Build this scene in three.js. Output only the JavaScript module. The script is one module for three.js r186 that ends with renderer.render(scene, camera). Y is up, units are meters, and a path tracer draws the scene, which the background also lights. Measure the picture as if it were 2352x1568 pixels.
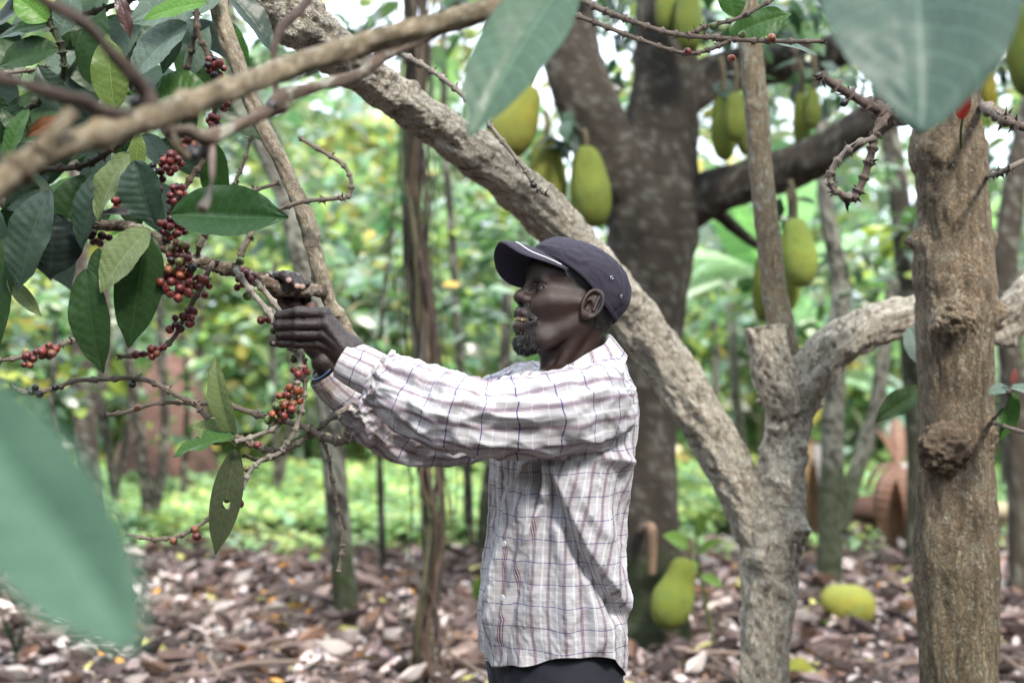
import * as THREE from 'three';
import { mergeGeometries, mergeVertices } from 'three/addons/utils/BufferGeometryUtils.js';

// ---------------------------------------------------------------- camera
const scene = new THREE.Scene();
const EYE = 1.52, FOCAL = 3267, HALF_W = 1176, HALF_H = 784;      // lens: pixels of a 2352 x 1568 frame per unit of slope
const camera = new THREE.PerspectiveCamera(2 * Math.atan(HALF_H / FOCAL) * 180 / Math.PI, 1024 / 682, 0.05, 400);
camera.position.set(0, EYE, 0);
camera.lookAt(0, EYE, -10);
camera.focus = 2.80;
camera.userData.fStop = 2.5;

// ---------------------------------------------------------------- sky: bright even overcast
const SKY_W = 64, SKY_H = 32, skyData = new Float32Array(SKY_W * SKY_H * 4);
for (let r = 0; r < SKY_H; r++) {
  const up = Math.sin(((r + 0.5) / SKY_H - 0.5) * Math.PI), k = up > 0 ? (0.78 + 0.5 * up) : 0.3;
  for (let c = 0; c < SKY_W; c++) skyData.set([0.9 * k, 1.0 * k, 1.14 * k, 1], (r * SKY_W + c) * 4);
}
const sky = new THREE.DataTexture(skyData, SKY_W, SKY_H, THREE.RGBAFormat, THREE.FloatType);
sky.mapping = THREE.EquirectangularReflectionMapping; sky.magFilter = THREE.LinearFilter; sky.needsUpdate = true;
scene.background = sky; scene.environment = sky;

// ---------------------------------------------------------------- sun behind thin cloud, high behind the camera
const sun = new THREE.DirectionalLight(0xfff6ea, 3.4);
sun.position.set(5, 13, 5.5); sun.target.position.set(0, 0.8, -4);
sun.shadow.radius = 20; sun.castShadow = true;
sun.shadow.mapSize.set(2048, 2048);
Object.assign(sun.shadow.camera, { left: -14, right: 14, top: 14, bottom: -14, near: 1, far: 60 });
scene.add(sun, sun.target);

const renderer = new THREE.WebGLRenderer({ antialias: true });
renderer.setSize(1024, 682);
renderer.shadowMap.enabled = true;
renderer.toneMapping = THREE.LinearToneMapping;
renderer.toneMappingExposure = 3.3;

// ---------------------------------------------------------------- helpers
const V = (x, y, z) => new THREE.Vector3(x, y, z);
const P = (x, y, d) => V((x - HALF_W) / FOCAL * d, EYE - (y - HALF_H) / FOCAL * d, -d);   // a point d metres in front of the camera
const lerp = (a, b, t) => a + (b - a) * t, clamp = (x, a = 0, b = 1) => Math.min(b, Math.max(a, x));
const smooth = (a, b, x) => { const t = clamp((x - a) / (b - a)); return t * t * (3 - 2 * t); };
function rng(seed) { let s = (seed * 2654435761) >>> 0; return () => { s = (s + 0x6d2b79f5) | 0; let t = Math.imul(s ^ (s >>> 15), 1 | s); t = (t + Math.imul(t ^ (t >>> 7), 61 | t)) ^ t; return ((t ^ (t >>> 14)) >>> 0) / 4294967296; }; }
function hash3(x, y, z) { let h = Math.imul(x, 374761393) ^ Math.imul(y, 668265263) ^ Math.imul(z, 2147483647 ^ 0x5bd1e995); h = Math.imul(h ^ (h >>> 13), 1274126177); return ((h ^ (h >>> 16)) >>> 0) / 4294967296; }
const grad = (h, x, y, z) => { const k = (h * 4096) & 15, u = k < 8 ? x : y, v = k < 4 ? y : k === 12 || k === 14 ? x : z; return ((k & 1) ? -u : u) + ((k & 2) ? -v : v); };
function noise(x, y, z = 0) {
  const ix = Math.floor(x), iy = Math.floor(y), iz = Math.floor(z), fx = x - ix, fy = y - iy, fz = z - iz;
  const u = fx * fx * fx * (fx * (fx * 6 - 15) + 10), v = fy * fy * fy * (fy * (fy * 6 - 15) + 10), w = fz * fz * fz * (fz * (fz * 6 - 15) + 10);
  const g = (i, j, k) => grad(hash3(ix + i, iy + j, iz + k), fx - i, fy - j, fz - k);
  return 1.15 * lerp(lerp(lerp(g(0, 0, 0), g(1, 0, 0), u), lerp(g(0, 1, 0), g(1, 1, 0), u), v), lerp(lerp(g(0, 0, 1), g(1, 0, 1), u), lerp(g(0, 1, 1), g(1, 1, 1), u), v), w);
}
const fbm = (x, y, z = 0, n = 3) => { let s = 0, a = 0.5, f = 1; for (let i = 0; i < n; i++) { s += a * noise(x * f + i * 17.3, y * f, z * f + i * 5.1); a *= 0.5; f *= 2.03; } return s; };
const names = new Map();
function numbered(name) { const n = names.get(name) ?? 0; names.set(name, n + 1); return n ? name + '_' + String(n).padStart(3, '0') : name; }
function thing(name, label, category, base, group) {
  const o = new THREE.Group(); o.name = numbered(name); o.position.copy(base); o.userData = { label, category };
  if (group) o.userData.group = group;
  scene.add(o); return o;
}
// a part: its geometry is in world coordinates unless a position is given
function part(name, geo, mat, parent, at) {
  const m = new THREE.Mesh(geo, mat); m.name = name; m.castShadow = m.receiveShadow = true;
  if (parent.isMesh) { if (at) m.position.copy(at); }
  else { m.position.copy(at ?? V(0, 0, 0)).sub(parent.position); }
  parent.add(m); return m;
}
function single(name, geo, mat, label, category, group, kind) {
  const m = new THREE.Mesh(geo, mat); m.name = numbered(name); m.castShadow = m.receiveShadow = true;
  m.userData = { label, category }; if (group) m.userData.group = group; if (kind) m.userData.kind = kind;
  scene.add(m); return m;
}
function geom(pos, idx, { uv, col, smoothNormals = true } = {}) {
  const g = new THREE.BufferGeometry();
  g.setAttribute('position', new THREE.Float32BufferAttribute(pos, 3)); g.setIndex(idx);
  if (uv) g.setAttribute('uv', new THREE.Float32BufferAttribute(uv, 2));
  if (col) g.setAttribute('color', new THREE.Float32BufferAttribute(col, 3));
  if (smoothNormals) g.computeVertexNormals();
  return g;
}
// Catmull-Rom through rows of numbers
function spline(rows, t) {
  const n = rows.length - 1, x = clamp(t, 0, 1) * n, i = Math.min(n - 1, Math.floor(x)), f = x - i;
  const a = rows[Math.max(0, i - 1)], b = rows[i], c = rows[i + 1], d = rows[Math.min(n, i + 2)];
  return b.map((_, k) => 0.5 * (2 * b[k] + (c[k] - a[k]) * f + (2 * a[k] - 5 * b[k] + 4 * c[k] - d[k]) * f * f + (3 * b[k] - a[k] - 3 * c[k] + d[k]) * f * f * f));
}
// rows [x, y, d, r] in picture pixels and metres -> world rows [X, Y, Z, R]; r in picture pixels
const rowsAt = (rows) => rows.map(([x, y, d, r]) => { const p = P(x, y, d); return [p.x, p.y, p.z, (r ?? 4) / FOCAL * d]; });
// A round limb through rows [X, Y, Z, R]: bark relief, swellings and colour are real along its skin
function limb(rows, { step = 0.01, around = 24, relief = 0, grain = 40, long = 8, lump = 0, lumpScale = 6, knots = [], seed = 1, color, caps = true, uvScale = 1 } = {}) {
  let len = 0; for (let i = 1; i < rows.length; i++) len += Math.hypot(rows[i][0] - rows[i - 1][0], rows[i][1] - rows[i - 1][1], rows[i][2] - rows[i - 1][2]);
  const n = Math.max(3, Math.ceil(len / step)), pos = [], idx = [], uv = [], col = [], c = [];
  let side = null; const prev = V(0, 0, 0), tan = V(0, 0, 0), up = V(0, 0, 0);
  for (let i = 0; i <= n; i++) {
    const p = spline(rows, i / n), q = spline(rows, Math.min(1, i / n + 0.5 / n)), o = spline(rows, Math.max(0, i / n - 0.5 / n));
    tan.set(q[0] - o[0], q[1] - o[1], q[2] - o[2]).normalize();
    if (!side) { side = Math.abs(tan.y) < 0.9 ? V(0, 1, 0) : V(1, 0, 0); }
    side = side.clone().addScaledVector(tan, -side.dot(tan)).normalize(); up.crossVectors(tan, side);
    for (let j = 0; j <= around; j++) {
      const a = (j % around) / around * Math.PI * 2, ca = Math.cos(a), sa = Math.sin(a);
      let r = p[3], s = i / n * len;
      if (relief) { const q1 = noise(ca * r * grain + seed, sa * r * grain, s * long), q2 = noise(ca * r * grain * 2.7 + seed, sa * r * grain * 2.7 + 9, s * long * 3); r += relief * (q1 * 0.65 + q2 * 0.5); }
      if (lump) r += lump * fbm(ca * lumpScale * p[3] * 3 + seed * 3.1, sa * lumpScale * p[3] * 3, s * lumpScale, 2);
      for (const k of knots) { const ds = (s - k.t * len) / k.w, da = Math.atan2(Math.sin(a - k.a), Math.cos(a - k.a)) * p[3] / (k.wa ?? k.w), e = ds * ds + (k.ring ? 0 : da * da); if (e < 6) r += k.h * Math.exp(-e) * (1 + 0.5 * noise(a * 9 + seed, s * 90)); }
      const x = p[0] + (side.x * ca + up.x * sa) * r, y = p[1] + (side.y * ca + up.y * sa) * r, z = p[2] + (side.z * ca + up.z * sa) * r;
      pos.push(x, y, z); uv.push(j / around * Math.max(1, Math.round(p[3] * 6.283 * uvScale / 0.12)), s * uvScale / 0.24);
      if (color) { color(c, x, y, z, s / len, a); col.push(c[0], c[1], c[2]); }
      if (i < n && j < around) { const k = i * (around + 1) + j, m = k + around + 1; idx.push(k, k + 1, m, m, k + 1, m + 1); }
    }
  }
  if (caps) for (const [row, sgn] of [[0, 0], [n, 1]]) {
    const p = spline(rows, row / n), k0 = pos.length / 3; pos.push(p[0], p[1], p[2]); uv.push(0.5, row / n * len * 4);
    if (color) { color(c, p[0], p[1], p[2], row / n, 0); col.push(c[0], c[1], c[2]); }
    for (let j = 0; j < around; j++) { const k = row * (around + 1) + j; sgn ? idx.push(k, k + 1, k0) : idx.push(k + 1, k, k0); }
  }
  return geom(pos, idx, { uv, col: color ? col : undefined });
}
// Surface nets over a signed distance (metres)
function sdfMesh(f, lo, hi, cell, colorOf) {
  const nx = Math.ceil((hi[0] - lo[0]) / cell) + 1, ny = Math.ceil((hi[1] - lo[1]) / cell) + 1, nz = Math.ceil((hi[2] - lo[2]) / cell) + 1;
  const D = new Float32Array(nx * ny * nz), at = (i, j, k) => (k * ny + j) * nx + i, B = 6;
  for (let k0 = 0; k0 < nz; k0 += B) for (let j0 = 0; j0 < ny; j0 += B) for (let i0 = 0; i0 < nx; i0 += B) {
    const i1 = Math.min(nx, i0 + B), j1 = Math.min(ny, j0 + B), k1 = Math.min(nz, k0 + B);
    const d = f(lo[0] + (i0 + i1 - 1) / 2 * cell, lo[1] + (j0 + j1 - 1) / 2 * cell, lo[2] + (k0 + k1 - 1) / 2 * cell), far = Math.abs(d) > B * cell * 1.25;
    for (let k = k0; k < k1; k++) for (let j = j0; j < j1; j++) for (let i = i0; i < i1; i++) D[at(i, j, k)] = far ? d : f(lo[0] + i * cell, lo[1] + j * cell, lo[2] + k * cell);
  }
  const vid = new Int32Array(nx * ny * nz).fill(-1), pos = [], idx = [], nor = [], col = [], c = [0, 0, 0], e = cell * 0.5;
  for (let k = 0; k < nz - 1; k++) for (let j = 0; j < ny - 1; j++) for (let i = 0; i < nx - 1; i++) {
    let cx = 0, cy = 0, cz = 0, m = 0; const b = at(i, j, k);
    const v = [D[b], D[b + 1], D[b + nx], D[b + nx + 1], D[b + nx * ny], D[b + nx * ny + 1], D[b + nx * ny + nx], D[b + nx * ny + nx + 1]];
    let neg = 0; for (let q = 0; q < 8; q++) neg += v[q] < 0;
    if (neg === 0 || neg === 8) continue;
    for (const [p, q] of EDGES) if ((v[p] < 0) !== (v[q] < 0)) { const t = v[p] / (v[p] - v[q]); cx += lerp(p & 1, q & 1, t); cy += lerp((p >> 1) & 1, (q >> 1) & 1, t); cz += lerp((p >> 2) & 1, (q >> 2) & 1, t); m++; }
    vid[b] = pos.length / 3;
    let x = lo[0] + (i + cx / m) * cell, y = lo[1] + (j + cy / m) * cell, z = lo[2] + (k + cz / m) * cell;
    let gx = f(x + e, y, z) - f(x - e, y, z), gy = f(x, y + e, z) - f(x, y - e, z), gz = f(x, y, z + e) - f(x, y, z - e); const l = Math.hypot(gx, gy, gz) || 1; gx /= l; gy /= l; gz /= l;
    const d = clamp(f(x, y, z), -e, e); x -= gx * d; y -= gy * d; z -= gz * d;
    pos.push(x, y, z); nor.push(gx, gy, gz); if (colorOf) { colorOf(c, x, y, z); col.push(c[0], c[1], c[2]); }
  }
  const quad = (a, b, c2, d, flip) => { if (a < 0 || b < 0 || c2 < 0 || d < 0) return; flip ? idx.push(a, b, c2, c2, b, d) : idx.push(a, c2, b, c2, d, b); };
  for (let k = 1; k < nz - 1; k++) for (let j = 1; j < ny - 1; j++) for (let i = 1; i < nx - 1; i++) {
    const b = at(i, j, k), s = D[b] < 0;
    if (s !== (D[b + 1] < 0)) quad(vid[b], vid[at(i, j - 1, k)], vid[at(i, j, k - 1)], vid[at(i, j - 1, k - 1)], s);
    if (s !== (D[b + nx] < 0)) quad(vid[b], vid[at(i, j, k - 1)], vid[at(i - 1, j, k)], vid[at(i - 1, j, k - 1)], s);
    if (s !== (D[b + nx * ny] < 0)) quad(vid[b], vid[at(i - 1, j, k)], vid[at(i, j - 1, k)], vid[at(i - 1, j - 1, k)], s);
  }
  const g = new THREE.BufferGeometry();
  g.setAttribute('position', new THREE.Float32BufferAttribute(pos, 3)); g.setAttribute('normal', new THREE.Float32BufferAttribute(nor, 3)); g.setIndex(idx);
  if (colorOf) g.setAttribute('color', new THREE.Float32BufferAttribute(col, 3));
  return g;
}
const EDGES = [[0, 1], [2, 3], [4, 5], [6, 7], [0, 2], [1, 3], [4, 6], [5, 7], [0, 4], [1, 5], [2, 6], [3, 7]];
const smin = (a, b, k) => { const h = Math.max(k - Math.abs(a - b), 0) / k; return Math.min(a, b) - h * h * k * 0.25; };
const smax = (a, b, k) => -smin(-a, -b, k);
function capsule(x, y, z, a, b) {            // a, b: [x, y, z, r]
  const bx = b[0] - a[0], by = b[1] - a[1], bz = b[2] - a[2], px = x - a[0], py = y - a[1], pz = z - a[2];
  const t = clamp((px * bx + py * by + pz * bz) / (bx * bx + by * by + bz * bz || 1));
  return Math.hypot(px - bx * t, py - by * t, pz - bz * t) - lerp(a[3], b[3], t);
}
function ellipsoid(x, y, z, c, r) {
  const px = (x - c[0]) / r[0], py = (y - c[1]) / r[1], pz = (z - c[2]) / r[2], k0 = Math.hypot(px, py, pz), k1 = Math.hypot(px / r[0], py / r[1], pz / r[2]);
  return k1 < 1e-9 ? -Math.min(...r) : k0 * (k0 - 1) / k1;
}
const ball = (x, y, z, c, r) => Math.hypot(x - c[0], y - c[1], z - c[2]) - r;
const mix3 = (c, a, b, t) => { c[0] = lerp(a[0], b[0], t); c[1] = lerp(a[1], b[1], t); c[2] = lerp(a[2], b[2], t); return c; };

// ---------------------------------------------------------------- textures (what surfaces are made of)
function texture(w, h, fn, srgb = true) {
  const d = new Uint8Array(w * h * 4);
  for (let y = 0; y < h; y++) for (let x = 0; x < w; x++) { const c = fn(x / w, y / h, x, y); d.set([c[0] * 255, c[1] * 255, c[2] * 255, 255].map((k) => clamp(k, 0, 255)), (y * w + x) * 4); }
  const t = new THREE.DataTexture(d, w, h); t.magFilter = THREE.LinearFilter; t.minFilter = THREE.LinearMipmapLinearFilter; t.generateMipmaps = true;
  t.wrapS = t.wrapT = THREE.RepeatWrapping; if (srgb) t.colorSpace = THREE.SRGBColorSpace; t.needsUpdate = true; return t;
}
const tile = (u, v, s, seed) => { const a = u * Math.PI * 2, b = v * Math.PI * 2; return noise(Math.cos(a) * s + seed, Math.sin(a) * s + Math.cos(b) * s * 0.37, Math.sin(b) * s + seed); };
const tile2 = (u, v, su, sv, seed) => { const a = u * Math.PI * 2, b = v * Math.PI * 2; return noise(Math.cos(a) * su + seed, Math.sin(a) * su + Math.cos(b) * sv, Math.sin(b) * sv + seed); };
const barkHeight = (u, v) => {
  const w = 0.05 * tile(u, v, 2, 3), cracks = Math.min(1, Math.abs(tile2(u + w, v, 6, 2.2, 11)) * 3.2) * 0.6 + Math.min(1, Math.abs(tile2(u + w, v, 12, 5, 31)) * 3) * 0.4;
  return clamp(0.1 + 0.8 * cracks + 0.16 * tile(u, v, 24, 7) + 0.1 * tile2(u, v, 30, 8, 2));
};
const barkMap = texture(512, 512, (u, v) => { const h = barkHeight(u, v), k = 0.62 + 0.4 * h + 0.12 * tile(u, v, 34, 5) + 0.14 * tile(u, v, 9, 15); return [k * 1.01, k, k * 0.97]; });
const barkBump = texture(512, 512, (u, v) => { const h = barkHeight(u, v); return [h, h, h]; }, false);
function leafCanvas(kind) {
  const c = document.createElement('canvas'); c.width = 256; c.height = 512; const g = c.getContext('2d'), R = rng(kind * 7 + 3);
  g.fillStyle = kind === 2 ? '#bdbdbd' : '#aaaaaa'; g.fillRect(0, 0, 256, 512);
  for (let i = 0; i < 2600; i++) { const k = 150 + Math.floor(R() * 80); g.fillStyle = `rgba(${k},${k},${k},0.13)`; g.beginPath(); g.arc(R() * 256, R() * 512, 2 + R() * 9, 0, 7); g.fill(); }
  const vein = kind === 2 ? 'rgba(255,255,255,0.85)' : 'rgba(240,250,215,0.75)';
  for (let i = 0; i < 11; i++) for (const s of [-1, 1]) {
    const y0 = 18 + i * 44 + R() * 8; g.strokeStyle = vein; g.lineWidth = 2.2; g.beginPath(); g.moveTo(128, y0);
    g.quadraticCurveTo(128 + s * 70, y0 + 10, 128 + s * 126, y0 + 62 + R() * 10); g.stroke();
    g.lineWidth = 0.7; for (let k = 0; k < 7; k++) { const x = 128 + s * (16 + k * 15), y = y0 + 4 + k * k * 1.1; g.beginPath(); g.moveTo(x, y); g.lineTo(x + s * (4 + R() * 6), y + 36 + R() * 8); g.stroke(); }
  }
  g.strokeStyle = vein; g.lineWidth = 5; g.beginPath(); g.moveTo(128, 0); g.lineTo(128, 512); g.stroke();
  for (let i = 0; i < 14; i++) { g.fillStyle = `rgba(120,95,60,${0.1 + R() * 0.3})`; g.beginPath(); g.arc(R() * 256, R() * 512, 1 + R() * 4, 0, 7); g.fill(); }
  const t = new THREE.CanvasTexture(c); t.colorSpace = THREE.SRGBColorSpace; t.magFilter = THREE.LinearFilter; t.flipY = false; return t;
}
const leafTop = leafCanvas(1), leafUnder = leafCanvas(2);

const barkMat = new THREE.MeshStandardMaterial({ name: 'bark', vertexColors: true, map: barkMap, bumpMap: barkBump, bumpScale: 0.007, roughness: 0.92 });
const barkFine = new THREE.MeshStandardMaterial({ name: 'twig bark', vertexColors: true, map: barkMap, bumpMap: barkBump, bumpScale: 0.0016, roughness: 0.85 });
const leafMats = new Map();
function leafMat(rgb, under = false, gloss = 0.5) {
  const key = rgb.join() + under + gloss;
  if (!leafMats.has(key)) leafMats.set(key, new THREE.MeshPhysicalMaterial({ name: 'leaf', color: new THREE.Color().setRGB(...rgb), map: under ? leafUnder : leafTop, roughness: 1, transmission: under ? 0.35 : 0.26, thickness: 0, clearcoat: gloss, clearcoatRoughness: 0.38, side: THREE.DoubleSide, specularIntensity: 0.3 }));
  return leafMats.get(key);
}
const farLeaf = new THREE.MeshPhysicalMaterial({ name: 'far leaf', vertexColors: true, roughness: 1, transmission: 0.42, thickness: 0, clearcoat: 1, clearcoatRoughness: 0.28, side: THREE.DoubleSide, specularIntensity: 0.2 });
const plain = (name, rgb, roughness = 0.7, more = {}) => new THREE.MeshPhysicalMaterial({ name, color: new THREE.Color().setRGB(...rgb), roughness, ...more });

// A leaf blade from base to tip. face: roughly where its upper side looks.
function leafGeo(base, tip, width, face, { fold = 0.25, bend = 0.05, droop = 0, wave = 0.02, twist = 0, veins = 9, seed = 1, blunt = 0.85, nl = 36, nw = 12, hole = null, ribs = 0.028, power = 0.72, point = 0.45 } = {}) {
  const X = tip.clone().sub(base), L = X.length(); X.normalize();
  const N = face.clone().addScaledVector(X, -face.dot(X)).normalize(), Z = V(0, 0, 0).crossVectors(X, N), pos = [], uv = [], idx = [], p = V(0, 0, 0);
  for (let i = 0; i <= nl; i++) {
    const t = i / nl, prof = Math.pow(Math.max(0, Math.sin(Math.PI * Math.pow(t, blunt))), power) * (1 - point * smooth(0.78, 1, t)), hw = width / 2 * prof + 0.0008;
    const tw = twist * (t - 0.3), ct = Math.cos(tw), st = Math.sin(tw);
    for (let j = 0; j <= nw; j++) {
      const s = j / nw * 2 - 1, a = Math.abs(s);
      let z = s * hw * Math.cos(fold), y = a * hw * Math.sin(fold) * (1 - 0.25 * a);
      y += wave * width * a * a * Math.sin(t * 15 + (s > 0 ? 0 : 2) + seed * 2.3) + 0.02 * width * noise(t * 6 + seed, s * 2);
      const vv = (t * veins + a * 1.25) % 1; y -= ribs * width * Math.pow(Math.abs(vv * 2 - 1), 3) * Math.min(1, a * 4) * (1 - a * 0.5);
      y -= 0.02 * width * Math.exp(-a * a * 60);
      const yy = y * ct - z * st, zz = y * st + z * ct;
      p.copy(base).addScaledVector(X, t * L).addScaledVector(N, yy + bend * L * 4 * t * (1 - t)).addScaledVector(Z, zz); p.y -= droop * L * t * t * (1 - t) * 2;
      pos.push(p.x, p.y, p.z); uv.push(s * 0.5 + 0.5, t);
      if (i < nl && j < nw) { const k = i * (nw + 1) + j, m = k + nw + 1; if (hole && hole(t, s)) continue; idx.push(k, k + 1, m, m, k + 1, m + 1); }
    }
  }
  return geom(pos, idx, { uv });
}
// leaf masses for crowns: simple bent blades with vertex colours
function leafMass(list) {      // [{p, dir, face, len, wid, rgb}]
  const pos = [], idx = [], col = [], X = V(0, 0, 0), N = V(0, 0, 0), Z = V(0, 0, 0), q = V(0, 0, 0);
  for (const l of list) {
    X.copy(l.dir).normalize(); N.copy(l.face).addScaledVector(X, -l.face.dot(X)).normalize(); Z.crossVectors(X, N); const k = pos.length / 3;
    const add = (t, s, y) => { q.copy(l.p).addScaledVector(X, t * l.len).addScaledVector(Z, s * l.wid / 2).addScaledVector(N, y * l.len); pos.push(q.x, q.y, q.z); col.push(...l.rgb); };
    add(0, 0, 0); add(0.3, -0.9, 0.05); add(0.3, 0, 0.02); add(0.3, 0.9, 0.05); add(0.68, -0.8, 0); add(0.68, 0, -0.02); add(0.68, 0.8, 0); add(1, 0, -0.12);
    idx.push(k, k + 1, k + 2, k, k + 2, k + 3, k + 1, k + 4, k + 2, k + 2, k + 4, k + 5, k + 2, k + 5, k + 3, k + 3, k + 5, k + 6, k + 4, k + 7, k + 5, k + 5, k + 7, k + 6);
  }
  return geom(pos, idx, { col });
}
// ================================================================ the ground
{
  const g = new THREE.PlaneGeometry(260, 260, 260, 260); g.rotateX(-Math.PI / 2);
  const a = g.attributes.position, col = [], c = [0, 0, 0];
  for (let i = 0; i < a.count; i++) {
    const x = a.getX(i), z = a.getZ(i), n = fbm(x * 0.35, z * 0.35, 2, 3);
    if (Math.hypot(x, z + 8) > 16) a.setY(i, 0.5 * fbm(x * 0.06, z * 0.06, 5, 2) * smooth(16, 50, Math.hypot(x, z + 8)));
    mix3(c, [0.1, 0.072, 0.062], [0.16, 0.12, 0.105], clamp(0.5 + n)); if (z < -12) mix3(c, c.slice(), [0.13, 0.17, 0.05], smooth(-12, -14, z) * 0.8); col.push(...c);
  }
  g.setAttribute('color', new THREE.Float32BufferAttribute(col, 3)); g.computeVertexNormals();
  const uv = g.attributes.uv; for (let i = 0; i < uv.count; i++) uv.setXY(i, a.getX(i) * 1.3, a.getZ(i) * 1.3);
  const soil = texture(256, 256, (u, v) => { const k = 0.7 + 0.3 * tile(u, v, 9, 2) + 0.25 * tile(u, v, 23, 8); return [k, k, k]; });
  const m = single('ground', g, new THREE.MeshStandardMaterial({ name: 'soil', vertexColors: true, map: soil, bumpMap: soil, bumpScale: 0.02, roughness: 1 }), 'brown forest soil under fallen leaves', 'ground', null, 'structure');
}
// a curled dead leaf
function deadLeaf(curl, cup) {
  const pos = [], idx = [], nl = 6, nw = 4;
  for (let i = 0; i <= nl; i++) for (let j = 0; j <= nw; j++) {
    const t = i / nl, s = j / nw * 2 - 1, w = 0.24 * Math.pow(Math.sin(Math.PI * (0.06 + 0.9 * t)), 0.8);
    pos.push(t - 0.5, cup * s * s * w * 3 + curl * (t - 0.5) * (t - 0.5) * 2 + 0.03 * Math.sin(t * 9 + s * 3), s * w * (1 - Math.abs(cup) * 0.4));
    if (i < nl && j < nw) { const k = i * (nw + 1) + j, m = k + nw + 1; idx.push(k, k + 1, m, m, k + 1, m + 1); }
  }
  return geom(pos, idx);
}
function scatter(name, geo, mat, label, category, n, place) {
  const im = new THREE.InstancedMesh(geo, mat, n), M = new THREE.Matrix4(), q = new THREE.Quaternion(), e = new THREE.Euler(), c = new THREE.Color(); let k = 0;
  for (let i = 0; i < n; i++) { const o = place(i); if (!o) continue; e.set(o.rx, o.ry, o.rz, 'YXZ'); q.setFromEuler(e); M.compose(V(o.x, o.y, o.z), q, V(o.s, o.s * (o.sy ?? 1), o.s)); im.setMatrixAt(k, M); c.setRGB(...o.rgb); im.setColorAt(k, c); k++; }
  im.count = k; im.name = name; im.castShadow = im.receiveShadow = true; im.userData = { label, category, kind: 'stuff' }; scene.add(im); return im;
}
const PALETTE = [[0.15, 0.108, 0.098], [0.21, 0.155, 0.14], [0.1, 0.068, 0.062], [0.29, 0.225, 0.21], [0.46, 0.41, 0.39], [0.17, 0.1, 0.07], [0.06, 0.042, 0.04], [0.25, 0.19, 0.19]];
const litterMat = new THREE.MeshStandardMaterial({ name: 'dead leaf', roughness: 0.8, side: THREE.DoubleSide });
for (const [name, curl, cup, n, seed, label] of [
  ['fallen_leaves', 0.5, 0.5, 17500, 5, 'deep litter of curled purple brown dead leaves covering the forest floor'],
  ['fallen_leaves_pale', 0.12, 0.15, 5600, 6, 'flatter pale tan and yellow dead leaves strewn over the brown litter']]) {
  const R = rng(seed);
  scatter(name.replace('_pale', seed === 6 ? '_001' : ''), deadLeaf(curl, cup), litterMat, label, 'leaf litter', n, () => {
    const d = 5.2 + 7.6 * Math.pow(R(), 0.85), x = (R() * 2 - 1) * (d * 0.5 + 1.4);
    if (d > 10.2 + 1.6 * noise(x * 0.9, 3) && R() < 0.75) return null;
    const k = PALETTE[Math.floor(R() * 8)], v = (0.7 + R() * 0.6) * (1 + 0.7 * fbm(x * 1.6, d * 1.6, 4, 2)); let rgb = k.map((c) => c * v);
    if (seed === 6) rgb = R() < 0.12 ? [0.55, 0.27, 0.06] : R() < 0.2 ? [0.45, 0.42, 0.14] : [0.5 * v, 0.42 * v, 0.4 * v];
    return { x, z: -d, y: 0.012 + R() * 0.05 + 0.03 * noise(x * 2, d * 2), rx: (R() - 0.5) * 1.1 + (R() < 0.4 ? Math.PI : 0), rz: (R() - 0.5) * 1.1, ry: R() * 7, s: 0.036 + 0.15 * Math.pow(R(), 2.1), rgb };
  });
}
// low green weeds beyond the litter: tufts of small round leaves
{
  const R = rng(9), list = [];
  for (let i = 0; i < 9; i++) { const a = R() * 6.28, h = 0.15 + R() * 0.8, r = 0.12 + R() * 0.45; list.push({ p: V(Math.cos(a) * r * 0.5, h, Math.sin(a) * r * 0.5), dir: V(Math.cos(a), 0.5 - R(), Math.sin(a)), face: V(R() - 0.5, 1, R() - 0.5), len: 0.5, wid: 0.34, rgb: [1, 1, 1].map(() => 0.85 + R() * 0.3) }); }
  const g = leafMass(list), R2 = rng(12);
  scatter('green_weeds', g, farLeaf, 'bright lime green weeds and grass growing beyond the leaf litter', 'weeds', 30000, () => {
    const d = 9.9 + 20 * Math.pow(R2(), 1.5), x = (R2() * 2 - 1) * d * 0.47, edge = 10.7 + 1.1 * noise(x * 0.8, 7) + (x > 0.8 ? 0.5 : 0);
    if (d < edge && R2() < 0.93) return null;
    const y = R2(), k = 0.7 + R2() * 0.6, rgb = y < 0.25 ? [0.38, 0.5, 0.15] : y < 0.85 ? [0.27, 0.46, 0.16] : [0.2, 0.36, 0.18];
    return { x, z: -d, y: -0.02, rx: (R2() - 0.5) * 0.4, rz: (R2() - 0.5) * 0.4, ry: R2() * 7, s: (d < edge ? 0.08 : 0.12) + R2() * 0.17 * (d < 13 ? 0.7 : 1), rgb: rgb.map((c) => c * k) };
  });
}
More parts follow.
